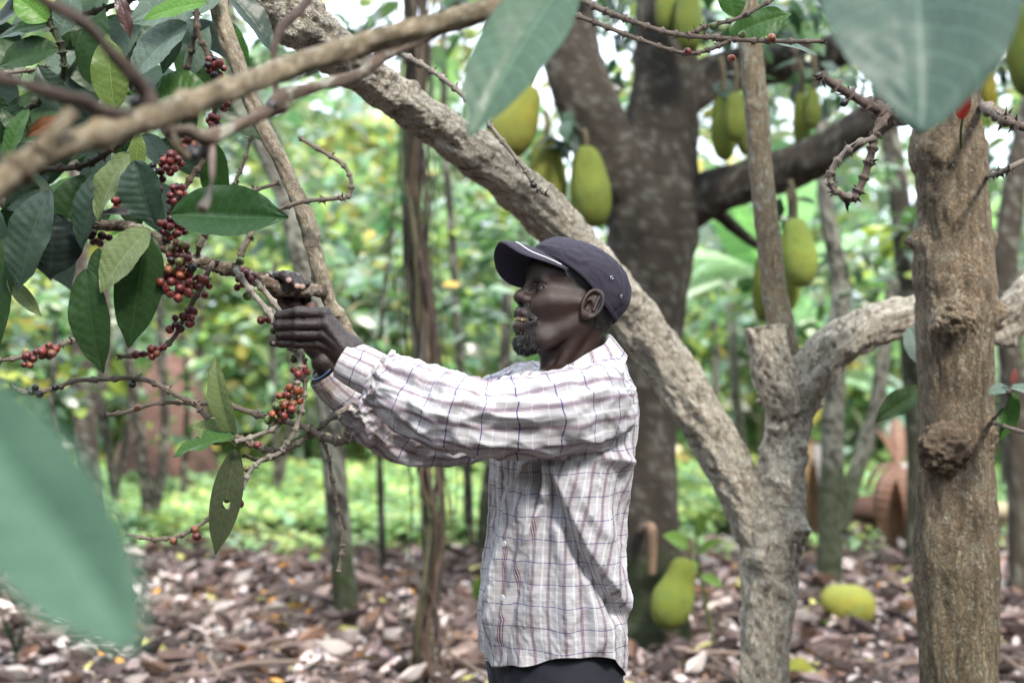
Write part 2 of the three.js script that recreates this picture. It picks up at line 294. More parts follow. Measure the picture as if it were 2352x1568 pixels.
// ================================================================ far wood: reads as one mass of lit leaves with sky between
{
  const R = rng(21), list = [];
  for (let i = 0; i < 6; i++) { const a = R() * 6.28; list.push({ p: V((R() - 0.5) * 1.2, (R() - 0.5) * 1.0, (R() - 0.5) * 1.2), dir: V(Math.cos(a), -0.5 + R() * 0.5, Math.sin(a)), face: V(R() - 0.5, 0.8, 0.2 + R() * 0.8), len: 0.9, wid: 0.42, rgb: [1, 1, 1].map(() => 0.8 + R() * 0.4) }); }
  const g = leafMass(list), R2 = rng(22);
  scatter('distant_woodland', g, farLeaf, 'distant pale green woodland foliage behind all the trunks', 'woodland', 22000, () => {
    const d = 15 + 19 * R2(), x = (R2() * 2 - 1) * d * 0.5, top = d * 0.34 + 1.5, y = Math.pow(R2(), 1.15) * top, v = (y - EYE) / d;
    const n = fbm(x * 0.3, y * 0.3, d * 0.12, 3);
    if (n < -0.06 + 0.2 * smooth(0.0, 0.2, v) - (v < 0.0 ? 0.1 : 0)) return null;
    const q = R2(), k = 0.7 + R2() * 0.7, rgb = q < 0.18 ? [0.36, 0.4, 0.1] : q < 0.6 ? [0.2, 0.32, 0.12] : q < 0.8 ? [0.1, 0.19, 0.08] : [0.24, 0.33, 0.24];
    return { x, z: -d, y, rx: (R2() - 0.5) * 1.5, rz: (R2() - 0.5) * 1.5, ry: R2() * 7, s: 0.24 + R2() * 0.3, rgb: rgb.map((c) => c * k) };
  });
}
// ================================================================ bark colours
const bark = (base, { lichen = 0, moss = 0, mossTop = 0, dark = 0.3, seed = 1, scale = 14, streak = 0, spots = 0, lichenRgb = [0.42, 0.43, 0.38] } = {}) => (c, x, y, z) => {
  const n = fbm(x * scale + seed, y * scale * 0.6, z * scale, 3), m = 1.5 * fbm(x * scale * 3.4 + seed * 7, y * scale * 2.4, z * scale * 3.4, 4), f = 0.5 + 0.5 * noise(x * 160, y * 60, z * 160 + seed);
  const k = 1 + dark * n * 2 + 0.22 * (f - 0.5) + (streak ? streak * (noise(x * 75 + seed, y * 5, z * 75) + 0.6 * noise(x * 30, y * 3, z * 30)) : 0);
  c[0] = base[0] * k; c[1] = base[1] * k; c[2] = base[2] * k;
  if (spots) { const q = smooth(0.12, 0.34, fbm(x * 55 + seed, y * 38, z * 55, 3)) * spots; c[0] *= 1 - 0.72 * q; c[1] *= 1 - 0.7 * q; c[2] *= 1 - 0.74 * q; }
  if (lichen) { const q = smooth(0.62 - lichen, 0.75 - lichen, 0.5 + 0.5 * m + 0.25 * n); mix3(c, c.slice(), lichenRgb, q * (0.5 + 0.5 * f)); }
  if (moss) { const q = smooth(0.15, 0.5, 0.5 + n - clamp((y - mossTop) / 0.35, -0.6, 1.2)) * moss; mix3(c, c.slice(), [0.045, 0.075, 0.018], q * (0.6 + 0.4 * f)); }
};
// a slender tree behind: trunk (> side limb) and a leafy crown
function leafCluster(R, list, center, rad, n, len, rgbs, hang = 0.4) {
  for (let i = 0; i < n; i++) {
    const a = R() * 6.283, u = R() * 2 - 1, r = Math.cbrt(0.15 + 0.85 * R()), s = Math.sqrt(1 - u * u), o = V(Math.cos(a) * s, u, Math.sin(a) * s), p = V(center.x + o.x * rad.x * r, center.y + o.y * rad.y * r, center.z + o.z * rad.z * r);
    const b = R() * 6.283, k = 0.65 + R() * 0.7, rgb = rgbs[Math.floor(R() * rgbs.length)].map((c) => c * k), L = len * (0.65 + R() * 0.7);
    list.push({ p, dir: V(Math.cos(b), -hang * R() * 2 + 0.15, Math.sin(b)), face: V((R() - 0.5) * 1.2, 0.8, (R() - 0.2)), len: L, wid: L * (0.38 + R() * 0.14), rgb });
  }
}
const GREENS = [[0.07, 0.17, 0.045], [0.11, 0.23, 0.06], [0.22, 0.3, 0.06], [0.05, 0.11, 0.055], [0.17, 0.25, 0.16]];
const DEEP = [[0.03, 0.075, 0.028], [0.045, 0.1, 0.035], [0.05, 0.09, 0.055], [0.075, 0.13, 0.03]];
function backTree(label, trunks, crowns, { rgb = [0.036, 0.031, 0.024], lichen = 0.05, moss = 0, mossTop = 0.3, seed = 1, greens = GREENS, group = 'slender trunks behind the picker', name = 'slender_tree', around = 14, len = 0.16 } = {}) {
  const first = rowsAt(trunks[0])[0], t = thing(name, label, 'tree', V(first[0], 0, first[2]), group), R = rng(seed * 31 + 5);
  trunks.forEach((rows, i) => part(i ? 'limb' : 'trunk', limb(rowsAt(rows), { step: 0.035, around, relief: 0.004, grain: 30, long: 6, lump: 0.012, seed: seed + i, color: bark(rgb, { lichen, moss, mossTop, seed }) }), barkMat, t));
  if (crowns.length) { const list = []; for (const [x, y, d, rx, ry, n, l] of crowns) { const c = P(x, y, d), s = d / FOCAL; leafCluster(R, list, c, V(rx * s, ry * s, rx * s * 0.8), n, l ?? len, greens); } part('crown', leafMass(list), farLeaf, t); }
  return t;
}
const gy = (d) => HALF_H + FOCAL * EYE / d;    // picture row where the ground lies at distance d
backTree('mossy leaning trunk with pale lichen standing left of the hanging vines', [[[800, gy(7.7) + 8, 7.7, 30], [782, 1250, 7.7, 27], [765, 1050, 7.7, 27], [750, 880, 7.7, 27], [722, 700, 7.75, 28], [690, 560, 7.8, 30], [655, 430, 7.9, 31], [600, 300, 8, 30], [540, 140, 8.2, 26], [500, -80, 8.4, 22]]],
  [[600, 60, 8.3, 150, 110, 90], [690, 560, 8.2, 90, 60, 30], [570, 320, 8.4, 110, 70, 40]], { moss: 1, mossTop: 0.35, lichen: 0.2, seed: 2, group: null, name: 'mossy_tree', around: 20, greens: GREENS });
backTree('forked dark trunk rooted where litter meets weeds, left of mossy trunk', [[[348, gy(11) + 6, 11, 19], [335, 1120, 11, 15], [315, 980, 11, 13], [298, 830, 11, 12], [292, 640, 11, 11], [300, 430, 11, 9], [290, 200, 11, 7]], [[350, 1190, 11, 13], [372, 1080, 11, 11], [378, 960, 11, 10], [368, 780, 11, 9], [362, 560, 11, 8], [380, 330, 11, 6]]],
  [[320, 560, 11.3, 190, 130, 90], [360, 300, 11.5, 210, 150, 90], [250, 760, 11.3, 90, 60, 25]], { seed: 3, moss: 0.7, mossTop: 0.1 });
backTree('thick dark trunk half hidden behind the blurred near leaf', [[[205, gy(10.2), 10.2, 30], [198, 1050, 10.2, 27], [190, 900, 10.2, 26], [186, 720, 10.2, 22], [180, 520, 10.2, 18], [160, 250, 10.2, 14]], [[200, 1000, 10.2, 14], [232, 890, 10.2, 12], [245, 760, 10.2, 11], [240, 560, 10.2, 9]]],
  [[120, 620, 10.6, 170, 90, 60], [200, 400, 10.6, 190, 120, 70]], { seed: 4, rgb: [0.085, 0.065, 0.055] });
backTree('thin stem with small fork between forked trunk and near leaf', [[[268, gy(12), 12, 12], [255, 1080, 12, 10], [236, 960, 12, 9], [222, 820, 12, 8], [225, 600, 12, 6]], [[262, 1130, 12, 9], [285, 1030, 12, 8], [300, 900, 12, 6]]], [[240, 680, 12.3, 140, 90, 50]], { seed: 5 });
backTree('thin dark stem rising beside the hanging vines', [[[1078, gy(10.3), 10.3, 13], [1074, 1100, 10.3, 11], [1066, 940, 10.3, 10], [1050, 760, 10.3, 9], [1040, 560, 10.3, 9], [1022, 330, 10.3, 8], [1018, 80, 10.3, 7], [1010, -60, 10.3, 6]]], [[1090, 720, 10.6, 90, 130, 50], [1050, 480, 10.6, 110, 100, 50]], { seed: 6 });
backTree('mossy stem partly hidden by the shirt front', [[[1108, gy(9.9), 9.9, 17], [1118, 1140, 9.9, 16], [1140, 980, 9.9, 15], [1160, 820, 9.9, 13], [1165, 640, 9.9, 11]]], [[1190, 560, 10.2, 90, 90, 50]], { seed: 7, moss: 0.7, mossTop: 0.4 });
backTree('mossy forked trunk with white lichen streak behind the fallen jackfruit', [[[1905, gy(8.85) + 4, 8.85, 31], [1908, 1220, 8.85, 28], [1912, 1080, 8.85, 27], [1915, 940, 8.85, 25], [1925, 780, 8.9, 24], [1930, 640, 9, 22], [1900, 480, 9, 18], [1890, 250, 9, 15]], [[1925, 1220, 8.85, 22], [1955, 1120, 8.9, 20], [1985, 1030, 9, 19], [2015, 930, 9, 18], [2030, 810, 9, 16], [2050, 640, 9, 14]]],
  [[1960, 640, 9.2, 120, 90, 55], [2020, 480, 9.3, 150, 110, 60], [1900, 330, 9.3, 100, 80, 35]], { seed: 8, moss: 0.9, mossTop: 0.7, lichen: 0.25, around: 18 });
backTree('dark crooked stem to the left of the thick near trunk', [[[2100, gy(9.6), 9.6, 22], [2106, 1080, 9.6, 22], [2098, 900, 9.6, 24], [2088, 720, 9.6, 26], [2080, 560, 9.6, 27], [2062, 420, 9.6, 24], [2040, 260, 9.6, 20], [2015, 60, 9.6, 16]], [[2085, 500, 9.6, 16], [2112, 470, 9.6, 13], [2140, 440, 9.6, 10]]], [[2050, 180, 9.9, 180, 120, 70], [2120, 560, 10, 100, 110, 40]], { seed: 9, moss: 0.5, mossTop: 1.6, rgb: [0.06, 0.05, 0.04] });
backTree('pale brown trunk at the edge beside the thick near trunk', [[[2352, gy(8.4), 8.4, 30], [2340, 1000, 8.4, 30], [2318, 760, 8.4, 28], [2312, 600, 8.4, 28], [2330, 440, 8.4, 27], [2360, 280, 8.4, 24], [2400, 60, 8.4, 20]]], [[2330, 300, 8.8, 120, 120, 60], [2320, 520, 8.8, 70, 70, 30]], { seed: 10, rgb: [0.11, 0.09, 0.07] });
backTree('far slim trunk standing between near trunk and picture edge', [[[2312, gy(13), 13, 13], [2312, 1000, 13, 12], [2305, 850, 13, 10], [2300, 640, 13, 9]]], [[2310, 820, 13.3, 90, 80, 40], [2290, 620, 13.3, 90, 80, 40]], { seed: 11 });
backTree('pale slim trunk seen through the fork of the near coffee tree', [[[1712, gy(12), 12, 20], [1702, 1040, 12, 14], [1690, 900, 12, 12], [1682, 760, 12, 11], [1672, 560, 12, 9]], ], [[1650, 720, 12.3, 100, 70, 40], [1700, 560, 12.3, 100, 70, 40]], { seed: 12, rgb: [0.16, 0.135, 0.11], lichen: 0.2 });
backTree('short dark stem seen between the sloping limb and jackfruit trunk', [[[1640, gy(14), 14, 9], [1642, 1000, 14, 8], [1645, 840, 14, 9], [1640, 700, 14, 7]]], [[1620, 700, 14.2, 80, 60, 40], [1600, 860, 14.2, 70, 50, 25]], { seed: 13 });
backTree('twin slim stems under leafy crown left of the picker', [[[640, gy(13), 13, 10], [632, 1000, 13, 9], [625, 820, 13, 8], [630, 600, 13, 7]], [[645, 1100, 13, 8], [665, 960, 13, 7], [672, 800, 13, 6]]], [[640, 860, 13.3, 130, 80, 70], [620, 700, 13.3, 120, 80, 60], [560, 940, 13.4, 110, 60, 45]], { seed: 14 });
backTree('leafy coffee bush with yellowing leaves behind the hands', [[[880, gy(9.2), 9.2, 10], [872, 1080, 9.2, 8], [866, 900, 9.2, 7], [880, 700, 9.2, 6], [900, 520, 9.2, 5]]], [[860, 760, 9.4, 130, 120, 70], [880, 600, 9.4, 150, 90, 60], [830, 900, 9.4, 80, 60, 30], [1100, 700, 9.3, 60, 70, 26]], { seed: 15, greens: [...GREENS, [0.4, 0.26, 0.03], [0.1, 0.2, 0.06]], group: 'leafy bushes in the understorey', name: 'coffee_bush' });
backTree('leafy coffee bush with limp leaves left of the red mound', [[[130, gy(9), 9, 9], [126, 1100, 9, 8], [120, 900, 9, 7], [128, 740, 9, 6]]], [[110, 880, 9.2, 130, 90, 60], [60, 760, 9.2, 110, 80, 50], [70, 1020, 9.2, 80, 60, 30]], { seed: 16, group: 'leafy bushes in the understorey', name: 'coffee_bush' });
backTree('leafy coffee bush growing before the red mound', [[[420, gy(12.6), 12.6, 8], [424, 1050, 12.6, 7], [430, 900, 12.6, 6], [420, 760, 12.6, 5]]], [[400, 900, 12.5, 90, 60, 40], [470, 800, 12.5, 90, 60, 40], [330, 790, 12.6, 80, 50, 30], [400, 990, 12.4, 70, 40, 22]], { seed: 19, group: 'leafy bushes in the understorey', name: 'coffee_bush', len: 0.18 });
backTree('broad leaved bush under the right jackfruit limb', [[[1790, gy(10.8), 10.8, 9], [1796, 1060, 10.8, 8], [1800, 900, 10.8, 7], [1790, 760, 10.8, 6]]], [[1800, 880, 11, 100, 70, 40], [1850, 780, 11, 110, 70, 45], [1760, 700, 11, 80, 60, 30]], { seed: 17, group: 'leafy bushes in the understorey', name: 'coffee_bush', len: 0.2 });
backTree('bushy tree whose yellow green crown fills the gap above the weeds', [[[470, gy(15), 15, 9], [466, 1000, 15, 8], [460, 800, 15, 7], [470, 500, 15, 6]]], [[470, 760, 15.3, 150, 100, 90], [500, 560, 15.3, 170, 110, 90], [760, 420, 15.5, 150, 110, 80]], { seed: 18, greens: [[0.3, 0.36, 0.05], [0.15, 0.27, 0.05], [0.1, 0.2, 0.05]] });
// ---------------------------------------------------------------- red earth mound
{
  const c = P(375, gy(14), 14), g = new THREE.IcosahedronGeometry(1, 24), a = g.attributes.position, col = [], k = [0, 0, 0];
  for (let i = 0; i < a.count; i++) {
    let x = a.getX(i), y = a.getY(i), z = a.getZ(i); const n = fbm(x * 2.2, y * 2.2, z * 2.2 + 4, 4), w = 1 - 0.5 * clamp(y), e = 1 + 0.35 * n;
    a.setXYZ(i, c.x + x * 0.52 * w * e + 0.1 * clamp(y), Math.max(-0.05, y * 1.62 * (1 + 0.25 * n)), c.z + z * 0.6 * w * e);
    mix3(k, [0.08, 0.043, 0.035], [0.13, 0.075, 0.062], clamp(0.5 + 1.2 * fbm(x * 7, y * 7, z * 7, 3))); col.push(...k);
  }
  g.setAttribute('color', new THREE.Float32BufferAttribute(col, 3)); const m = mergeVertices(g.deleteAttribute('normal').deleteAttribute('uv')); m.computeVertexNormals();
  single('earth_mound', m, new THREE.MeshStandardMaterial({ name: 'red earth', vertexColors: true, roughness: 1 }), 'rust red earth mound standing among the far slim trunks', 'mound');
}
// ---------------------------------------------------------------- banana plants, dried leaves, logs
function bananaLeaf(base, tip, width, arch, rgb, seed, torn = 0.12) {
  const X = tip.clone().sub(base), L = X.length(); X.normalize(); const N = V(0, 1, 0).addScaledVector(X, -X.y).normalize(), Z = V(0, 0, 0).crossVectors(X, N), pos = [], idx = [], col = [], p = V(0, 0, 0), nl = 40, nw = 8;
  for (let i = 0; i <= nl; i++) for (let j = 0; j <= nw; j++) {
    const t = i / nl, s = j / nw * 2 - 1, hw = width / 2 * Math.pow(Math.sin(Math.PI * Math.pow(0.03 + 0.95 * t, 0.8)), 0.5), slit = hash3(Math.floor(i / 3), s > 0 ? 1 : 0, seed) < torn ? 0.4 * Math.abs(s) : 0;
    p.copy(base).addScaledVector(X, t * L).addScaledVector(N, arch * L * 4 * t * (1 - t) - Math.abs(s) * hw * (0.35 + slit) + 0.004 * Math.sin(t * 60 + seed)).addScaledVector(Z, s * hw * 0.92);
    pos.push(p.x, p.y, p.z); const k = (0.85 + 0.3 * hash3(Math.floor(t * 50), 1, seed)) * (Math.abs(s) < 0.1 ? 1.5 : 1); col.push(rgb[0] * k, rgb[1] * k, rgb[2] * k);
    if (i < nl && j < nw && !(slit && i % 3 === 0 && Math.abs(s) > 0.4)) { const k2 = i * (nw + 1) + j, m = k2 + nw + 1; idx.push(k2, k2 + 1, m, m, k2 + 1, m + 1); }
  }
  return geom(pos, idx, { col });
}
const straw = (c, x, y, z) => { const n = 0.5 + 0.5 * noise(x * 90, y * 6, z * 90); mix3(c, [0.19, 0.1, 0.07], [0.42, 0.27, 0.16], n); };
function banana(label, x, d, stemTop, leaves, rgb, dried) {
  const b = P(x, gy(d), d), t = thing('banana_plant', label, 'banana plant', b);
  part('stem', limb(rowsAt([[x, gy(d) + 4, d, 34], [x + 2, (gy(d) + stemTop) / 2, d, 28], [x, stemTop, d, 18]]), { step: 0.05, around: 16, lump: 0.01, color: dried ? straw : bark([0.2, 0.19, 0.08], { seed: x, dark: 0.5 }) }), barkMat, t);
  leaves.forEach(([x1, y1, d1, w, arch, col], i) => part('leaf', bananaLeaf(P(x, stemTop, d), P(x1, y1, d1), w, arch, col ?? rgb, i + 3, dried ? 0 : 0.12), farLeaf, t));
}
banana('banana plant with broad pale leaves right of the jackfruit trunk', 1770, 11.5, 660, [[1490, 590, 10.3, 0.55, 0.1, [0.3, 0.46, 0.24]], [1540, 690, 10.6, 0.5, 0.16, [0.4, 0.5, 0.4]], [1640, 400, 11, 0.5, 0.05], [1850, 330, 12, 0.5, 0.06], [2010, 560, 12, 0.5, 0.16], [1900, 800, 10.8, 0.4, 0.2], [1600, 800, 11.6, 0.4, 0.25]], [0.16, 0.34, 0.1]);
banana('banana plant with yellow green leaves behind the thick near trunk', 2190, 11, 640, [[1990, 520, 10.4, 0.5, 0.14, [0.34, 0.42, 0.05]], [2060, 820, 10.3, 0.42, 0.2], [2180, 300, 11, 0.5, 0.05], [2350, 420, 11.4, 0.5, 0.12], [2400, 700, 11, 0.45, 0.2], [2310, 860, 10.4, 0.4, 0.25, [0.25, 0.36, 0.22]]], [0.17, 0.33, 0.08]);
banana('withered banana stump with drooping brown dry leaves', 2065, 10.2, 1060, [[2030, 1225, 10.05, 0.16, 0.3], [2095, 1235, 10, 0.2, 0.3], [2140, 1120, 10, 0.14, 0.16, [0.5, 0.46, 0.42]], [1990, 1130, 10.3, 0.2, 0.25], [2060, 960, 10.4, 0.14, 0.1], [2012, 980, 10.3, 0.12, 0.1]], [0.24, 0.13, 0.09], true);
banana('withered banana stalk with orange straw leaves beside mossy forked trunk', 1866, 10.4, 1010, [[1845, 1190, 10.2, 0.12, 0.3], [1890, 1215, 10.2, 0.13, 0.3, [0.4, 0.34, 0.3]], [1835, 980, 10.4, 0.1, 0.1]], [0.4, 0.24, 0.1], true);
{
  const t = thing('fallen_log', 'short red brown log lying behind the mossy forked trunk', 'log', P(2010, 1215, 11.2));
  part('wood', limb(rowsAt([[1935, 1172, 11.2, 30], [1990, 1170, 11.1, 32], [2050, 1166, 11, 32], [2120, 1163, 10.9, 30]]), { step: 0.03, around: 20, relief: 0.008, lump: 0.02, color: bark([0.13, 0.07, 0.055], { seed: 4, dark: 0.5 }) }), barkMat, t);
  for (const x of [1965, 2090]) part('prop', limb(rowsAt([[x, 1195, 11.05, 12], [x - 3, gy(11.05) + 3, 11.05, 14]]), { step: 0.03, around: 10, color: bark([0.09, 0.06, 0.05]) }), barkMat, t);
  const s = thing('bamboo_pole', 'pale straight bamboo pole on short posts at picture edge', 'pole', P(2320, gy(9.4), 9.4));
  part('culm', limb(rowsAt([[2150, 1168, 9.6, 21], [2250, 1172, 9.5, 22], [2352, 1178, 9.4, 22], [2480, 1186, 9.3, 22]]), { step: 0.02, around: 16, knots: [{ t: 0.3, a: 0, w: 0.012, h: 0.006, ring: 1 }, { t: 0.7, a: 0, w: 0.012, h: 0.006, ring: 1 }], color: bark([0.5, 0.43, 0.3], { dark: 0.12 }) }), barkFine, s);
  for (const x of [2290, 2440]) part('post', limb(rowsAt([[x, 1180, 9.42, 9], [x, gy(9.42) + 4, 9.42, 10]]), { step: 0.03, around: 8, color: bark([0.12, 0.08, 0.06]) }), barkMat, s);
}

// the plantation goes on round the camera: its foliage keeps low light out
{
  const R = rng(23), list = [];
  for (let i = 0; i < 8; i++) { const a = R() * 6.28; list.push({ p: V((R() - 0.5) * 1.4, (R() - 0.5) * 1.2, (R() - 0.5) * 1.4), dir: V(Math.cos(a), -0.5 + R() * 0.5, Math.sin(a)), face: V(R() - 0.5, 0.8, R() - 0.5), len: 0.9, wid: 0.45, rgb: [1, 1, 1] }); }
  const R2 = rng(24);
  scatter('surrounding_woodland', leafMass(list), farLeaf, 'plantation trees standing all round the clearing', 'woodland', 5200, () => {
    const a = R2() * 6.283, r = 8 + 7 * R2(), x = Math.cos(a) * r, z = -3 + Math.sin(a) * r, y = 5.5 * Math.pow(R2(), 0.8);
    if (z < -4 && Math.abs(x) < -z * 0.62) return null;
    const q = R2(), rgb = q < 0.5 ? [0.05, 0.1, 0.03] : [0.09, 0.15, 0.045];
    return { x, z, y, rx: (R2() - 0.5) * 1.5, rz: (R2() - 0.5) * 1.5, ry: R2() * 7, s: 0.4 + R2() * 0.35, rgb };
  });
}
// sticks in the litter
{
  const R = rng(27);
  scatter('fallen_sticks', limb([[-0.5, 0, 0, 0.014], [-0.1, 0.03, 0.03, 0.016], [0.2, 0, -0.02, 0.013], [0.5, 0.02, 0.03, 0.008]], { step: 0.12, around: 6, color: (c) => { c[0] = c[1] = c[2] = 1; } }), new THREE.MeshStandardMaterial({ name: 'dry stick', roughness: 0.9 }), 'thin dry sticks lying among the fallen leaves', 'sticks', 260, () => {
    const d = 5.6 + 6 * R(), x = (R() * 2 - 1) * d * 0.44, k = 0.6 + R() * 0.9; return { x, z: -d, y: 0.05 + R() * 0.03, rx: 0, rz: (R() - 0.5) * 0.25, ry: R() * 7, s: 0.2 + R() * 0.5, rgb: [0.14 * k, 0.105 * k, 0.085 * k] };
  });
}
// ================================================================ jackfruit tree
const JD = 7.2;
const jackBark = bark([0.072, 0.058, 0.046], { lichen: 0.05, seed: 3, dark: 0.4, scale: 9, lichenRgb: [0.22, 0.22, 0.2], moss: 0.9, mossTop: 0.42 });
const jackTree = thing('jackfruit_tree', 'large dark jackfruit tree with thick spreading limbs behind the picker', 'tree', P(1490, gy(JD), JD));
const J = (rows, o = {}) => limb(rowsAt(rows), { step: 0.02, around: 40, relief: 0.006, grain: 14, long: 10, lump: 0.03, lumpScale: 4, color: jackBark, seed: 4, ...o });
part('trunk', J([[1478, 1500, JD, 150], [1482, 1440, JD, 108], [1484, 1300, JD, 80], [1480, 1120, JD, 74], [1476, 940, JD, 74], [1480, 780, JD, 84], [1490, 620, JD, 98], [1502, 500, JD, 104], [1515, 380, JD, 88], [1524, 240, JD, 78], [1526, 100, JD, 70], [1530, -60, JD, 64], [1520, -260, JD, 56]], { knots: [{ t: 0.18, a: 2, w: 0.05, h: 0.03 }, { t: 0.3, a: 0.6, w: 0.06, h: 0.025 }, { t: 0.52, a: 1.1, w: 0.05, h: 0.03 }] }), barkMat, jackTree);
part('limb', J([[1500, 540, JD, 80], [1450, 450, JD, 84], [1390, 340, JD - 0.05, 76], [1340, 220, JD - 0.1, 72], [1308, 90, JD - 0.1, 66], [1290, -60, JD - 0.1, 60], [1260, -260, JD - 0.1, 50]], { seed: 5 }), barkMat, jackTree);
part('limb', J([[1510, 520, JD, 64], [1600, 462, JD, 54], [1700, 420, JD - 0.1, 50], [1800, 392, JD - 0.2, 50], [1890, 352, JD - 0.3, 46], [1980, 292, JD - 0.4, 42], [2080, 220, JD - 0.5, 38], [2200, 120, JD - 0.6, 32], [2340, -60, JD - 0.6, 24]], { seed: 6, knots: [{ t: 0.45, a: 1.5, w: 0.04, h: 0.02 }] }), barkMat, jackTree);
part('limb', J([[1530, 260, JD + 0.1, 56], [1620, 186, JD + 0.2, 50], [1720, 152, JD + 0.3, 48], [1830, 142, JD + 0.4, 44], [1950, 104, JD + 0.5, 38], [2080, 20, JD + 0.6, 30], [2180, -90, JD + 0.6, 20]], { seed: 7 }), barkMat, jackTree);
part('limb', J([[1590, 440, JD + 0.1, 24], [1660, 500, JD + 0.15, 16], [1720, 548, JD + 0.2, 13], [1790, 600, JD + 0.2, 9]], { seed: 8, around: 14 }), barkMat, jackTree);
{
  const R = rng(77), list = [], dark = [[0.02, 0.055, 0.02], [0.03, 0.08, 0.025], [0.055, 0.12, 0.035], [0.04, 0.07, 0.05]];
  for (const [x, y, d, rx, ry, n] of [[1740, 60, 7.4, 130, 80, 44], [1880, 40, 7.6, 120, 90, 36], [1420, -20, 7.5, 120, 80, 34], [1640, -30, 7.3, 140, 70, 40], [1180, -10, 7, 150, 80, 30], [1290, 290, 6.75, 30, 46, 9], [1860, 170, 7.2, 40, 50, 10], [1800, 480, 6.7, 30, 40, 7], [960, 60, 7.4, 120, 80, 26], [800, 80, 7.6, 110, 90, 30], [2010, 200, 7.4, 120, 70, 24], [1690, 180, 7.1, 40, 30, 8], [1430, 160, 8, 50, 120, 26], [2250, 60, 7.4, 140, 120, 50]]) { const s = d / FOCAL; leafCluster(R, list, P(x, y, d), V(rx * s, ry * s, rx * s), n, 0.17, dark, 0.8); }
  // the high crown that shades the picker, above the frame
  for (let i = 0; i < 340; i++) { const z = 1.5 - 8.2 * R(), x = -4.2 + 9 * R(), y = 3.9 + 2.6 * R() + 0.12 * Math.max(0, -z - 5) ; if (fbm(x * 0.5, z * 0.5, 3, 2) < -0.2) continue; leafCluster(R, list, V(x, y, z), V(0.4, 0.22, 0.4), 11, 0.26, dark, 0.6); }
  part('crown', leafMass(list), farLeaf, jackTree);
}
// ---------------------------------------------------------------- jackfruits: each hangs or lies by itself
const rindBump = texture(256, 256, (u, v) => { const h = 0.5 + 0.5 * tile(u, v, 30, 4); return [h, h, h]; }, false);
const rindMat = new THREE.MeshPhysicalMaterial({ name: 'rind', vertexColors: true, roughness: 0.6, bumpMap: rindBump, bumpScale: 0.011, specularIntensity: 0.5 });
function jackfruit(label, x, y, d, hw, hh, tilt, { rgb = [0.19, 0.27, 0.055], stalk = true, waist = 0.1, seed = 1, lean = 0, stem = 60, group = 'jackfruits on the tree' } = {}) {
  const c = P(x, y, d), s = d / FOCAL, pos = [], idx = [], uv = [], col = [], k = [0, 0, 0], n = 40, m = 36, st = Math.sin(tilt), ct = Math.cos(tilt), sl = Math.sin(lean), cl = Math.cos(lean);
  for (let i = 0; i <= n; i++) for (let j = 0; j <= m; j++) {
    const t = i / n, a = j % m / m * 6.28318, yy = Math.cos(t * Math.PI), prof = Math.pow(Math.sin(t * Math.PI), 0.78) * (0.92 + 0.14 * (t - 0.4)) * (1 - waist * Math.exp(-Math.pow((t - 0.36) / 0.14, 2)));
    const b = 1 + 0.07 * fbm(Math.cos(a) * 1.4 + seed * 3, yy * 1.6, Math.sin(a) * 1.4, 3), lx = Math.cos(a) * hw * s * prof * b, lz = Math.sin(a) * hw * s * prof * b, ly = yy * hh * s * (1 + 0.03 * noise(seed, a));
    const y1 = ly * cl - lz * sl, z1 = ly * sl + lz * cl;
    pos.push(c.x + lx * ct - y1 * st, c.y + lx * st + y1 * ct, c.z + z1); uv.push(j / m * 3, t * 3);
    const q = fbm(Math.cos(a) * 2 + seed, yy * 2, Math.sin(a) * 2, 3), sp = smooth(0.3, 0.55, noise(Math.cos(a) * 9 + seed, yy * 12, Math.sin(a) * 9));
    mix3(k, rgb, [rgb[0] * 1.35, rgb[1] * 1.05, rgb[2] * 0.75], clamp(0.5 + 1.4 * q)); mix3(k, k.slice(), [0.16, 0.13, 0.04], sp * 0.35); col.push(...k);
    if (i < n && j < m) { const e = i * (m + 1) + j, f = e + m + 1; idx.push(e, e + 1, f, f, e + 1, f + 1); }
  }
  const t = thing('jackfruit', label, 'jackfruit', c, group);
  part('fruit', geom(pos, idx, { uv, col }), rindMat, t);
  if (stalk) { const top = V(c.x - Math.sin(tilt) * hh * s * 0.97, c.y + Math.cos(tilt) * hh * s * 0.97, c.z + sl * hh * s * 0.9), u = V(-Math.sin(tilt) * 0.6, 1, 0).normalize(), e = top.clone().addScaledVector(u, stem * s); part('stalk', limb([[top.x, top.y - 0.02, top.z, 0.016], [(top.x + e.x) / 2 + 0.01, (top.y + e.y) / 2, top.z, 0.013], [e.x, e.y, e.z - 0.03, 0.015]], { step: 0.02, around: 10, color: bark([0.11, 0.09, 0.05]) }), barkFine, t); }
  return t;
}
jackfruit('plump jackfruit hanging lowest before the left jackfruit limb', 1355, 428, 6.72, 52, 94, 0.12, { seed: 2, stem: 40 });
jackfruit('jackfruit hanging behind the sloping coffee limb beside the plumpest one', 1256, 408, 6.85, 50, 96, 0.02, { seed: 3, stem: 60, rgb: [0.2, 0.25, 0.05] });
jackfruit('broad jackfruit partly covered by the blurred hanging leaf', 1182, 278, 6.95, 62, 92, -0.35, { seed: 4, stem: 70, rgb: [0.19, 0.23, 0.045] });
jackfruit('long jackfruit of the pair left of the upright coffee stem', 1662, 292, 7.0, 32, 76, 0.04, { seed: 5, stem: 90 });
jackfruit('shorter jackfruit overlapping its long neighbour by the upright coffee stem', 1688, 268, 6.85, 27, 56, 0, { seed: 6, stem: 80 });
jackfruit('slim jackfruit half hidden behind the upright coffee stem up high', 1712, 290, 7.05, 22, 66, 0, { seed: 16, stem: 90 });
jackfruit('long thin jackfruit of the pair hanging above the right limb', 1842, 276, 7.1, 23, 64, 0.03, { seed: 7, stem: 80 });
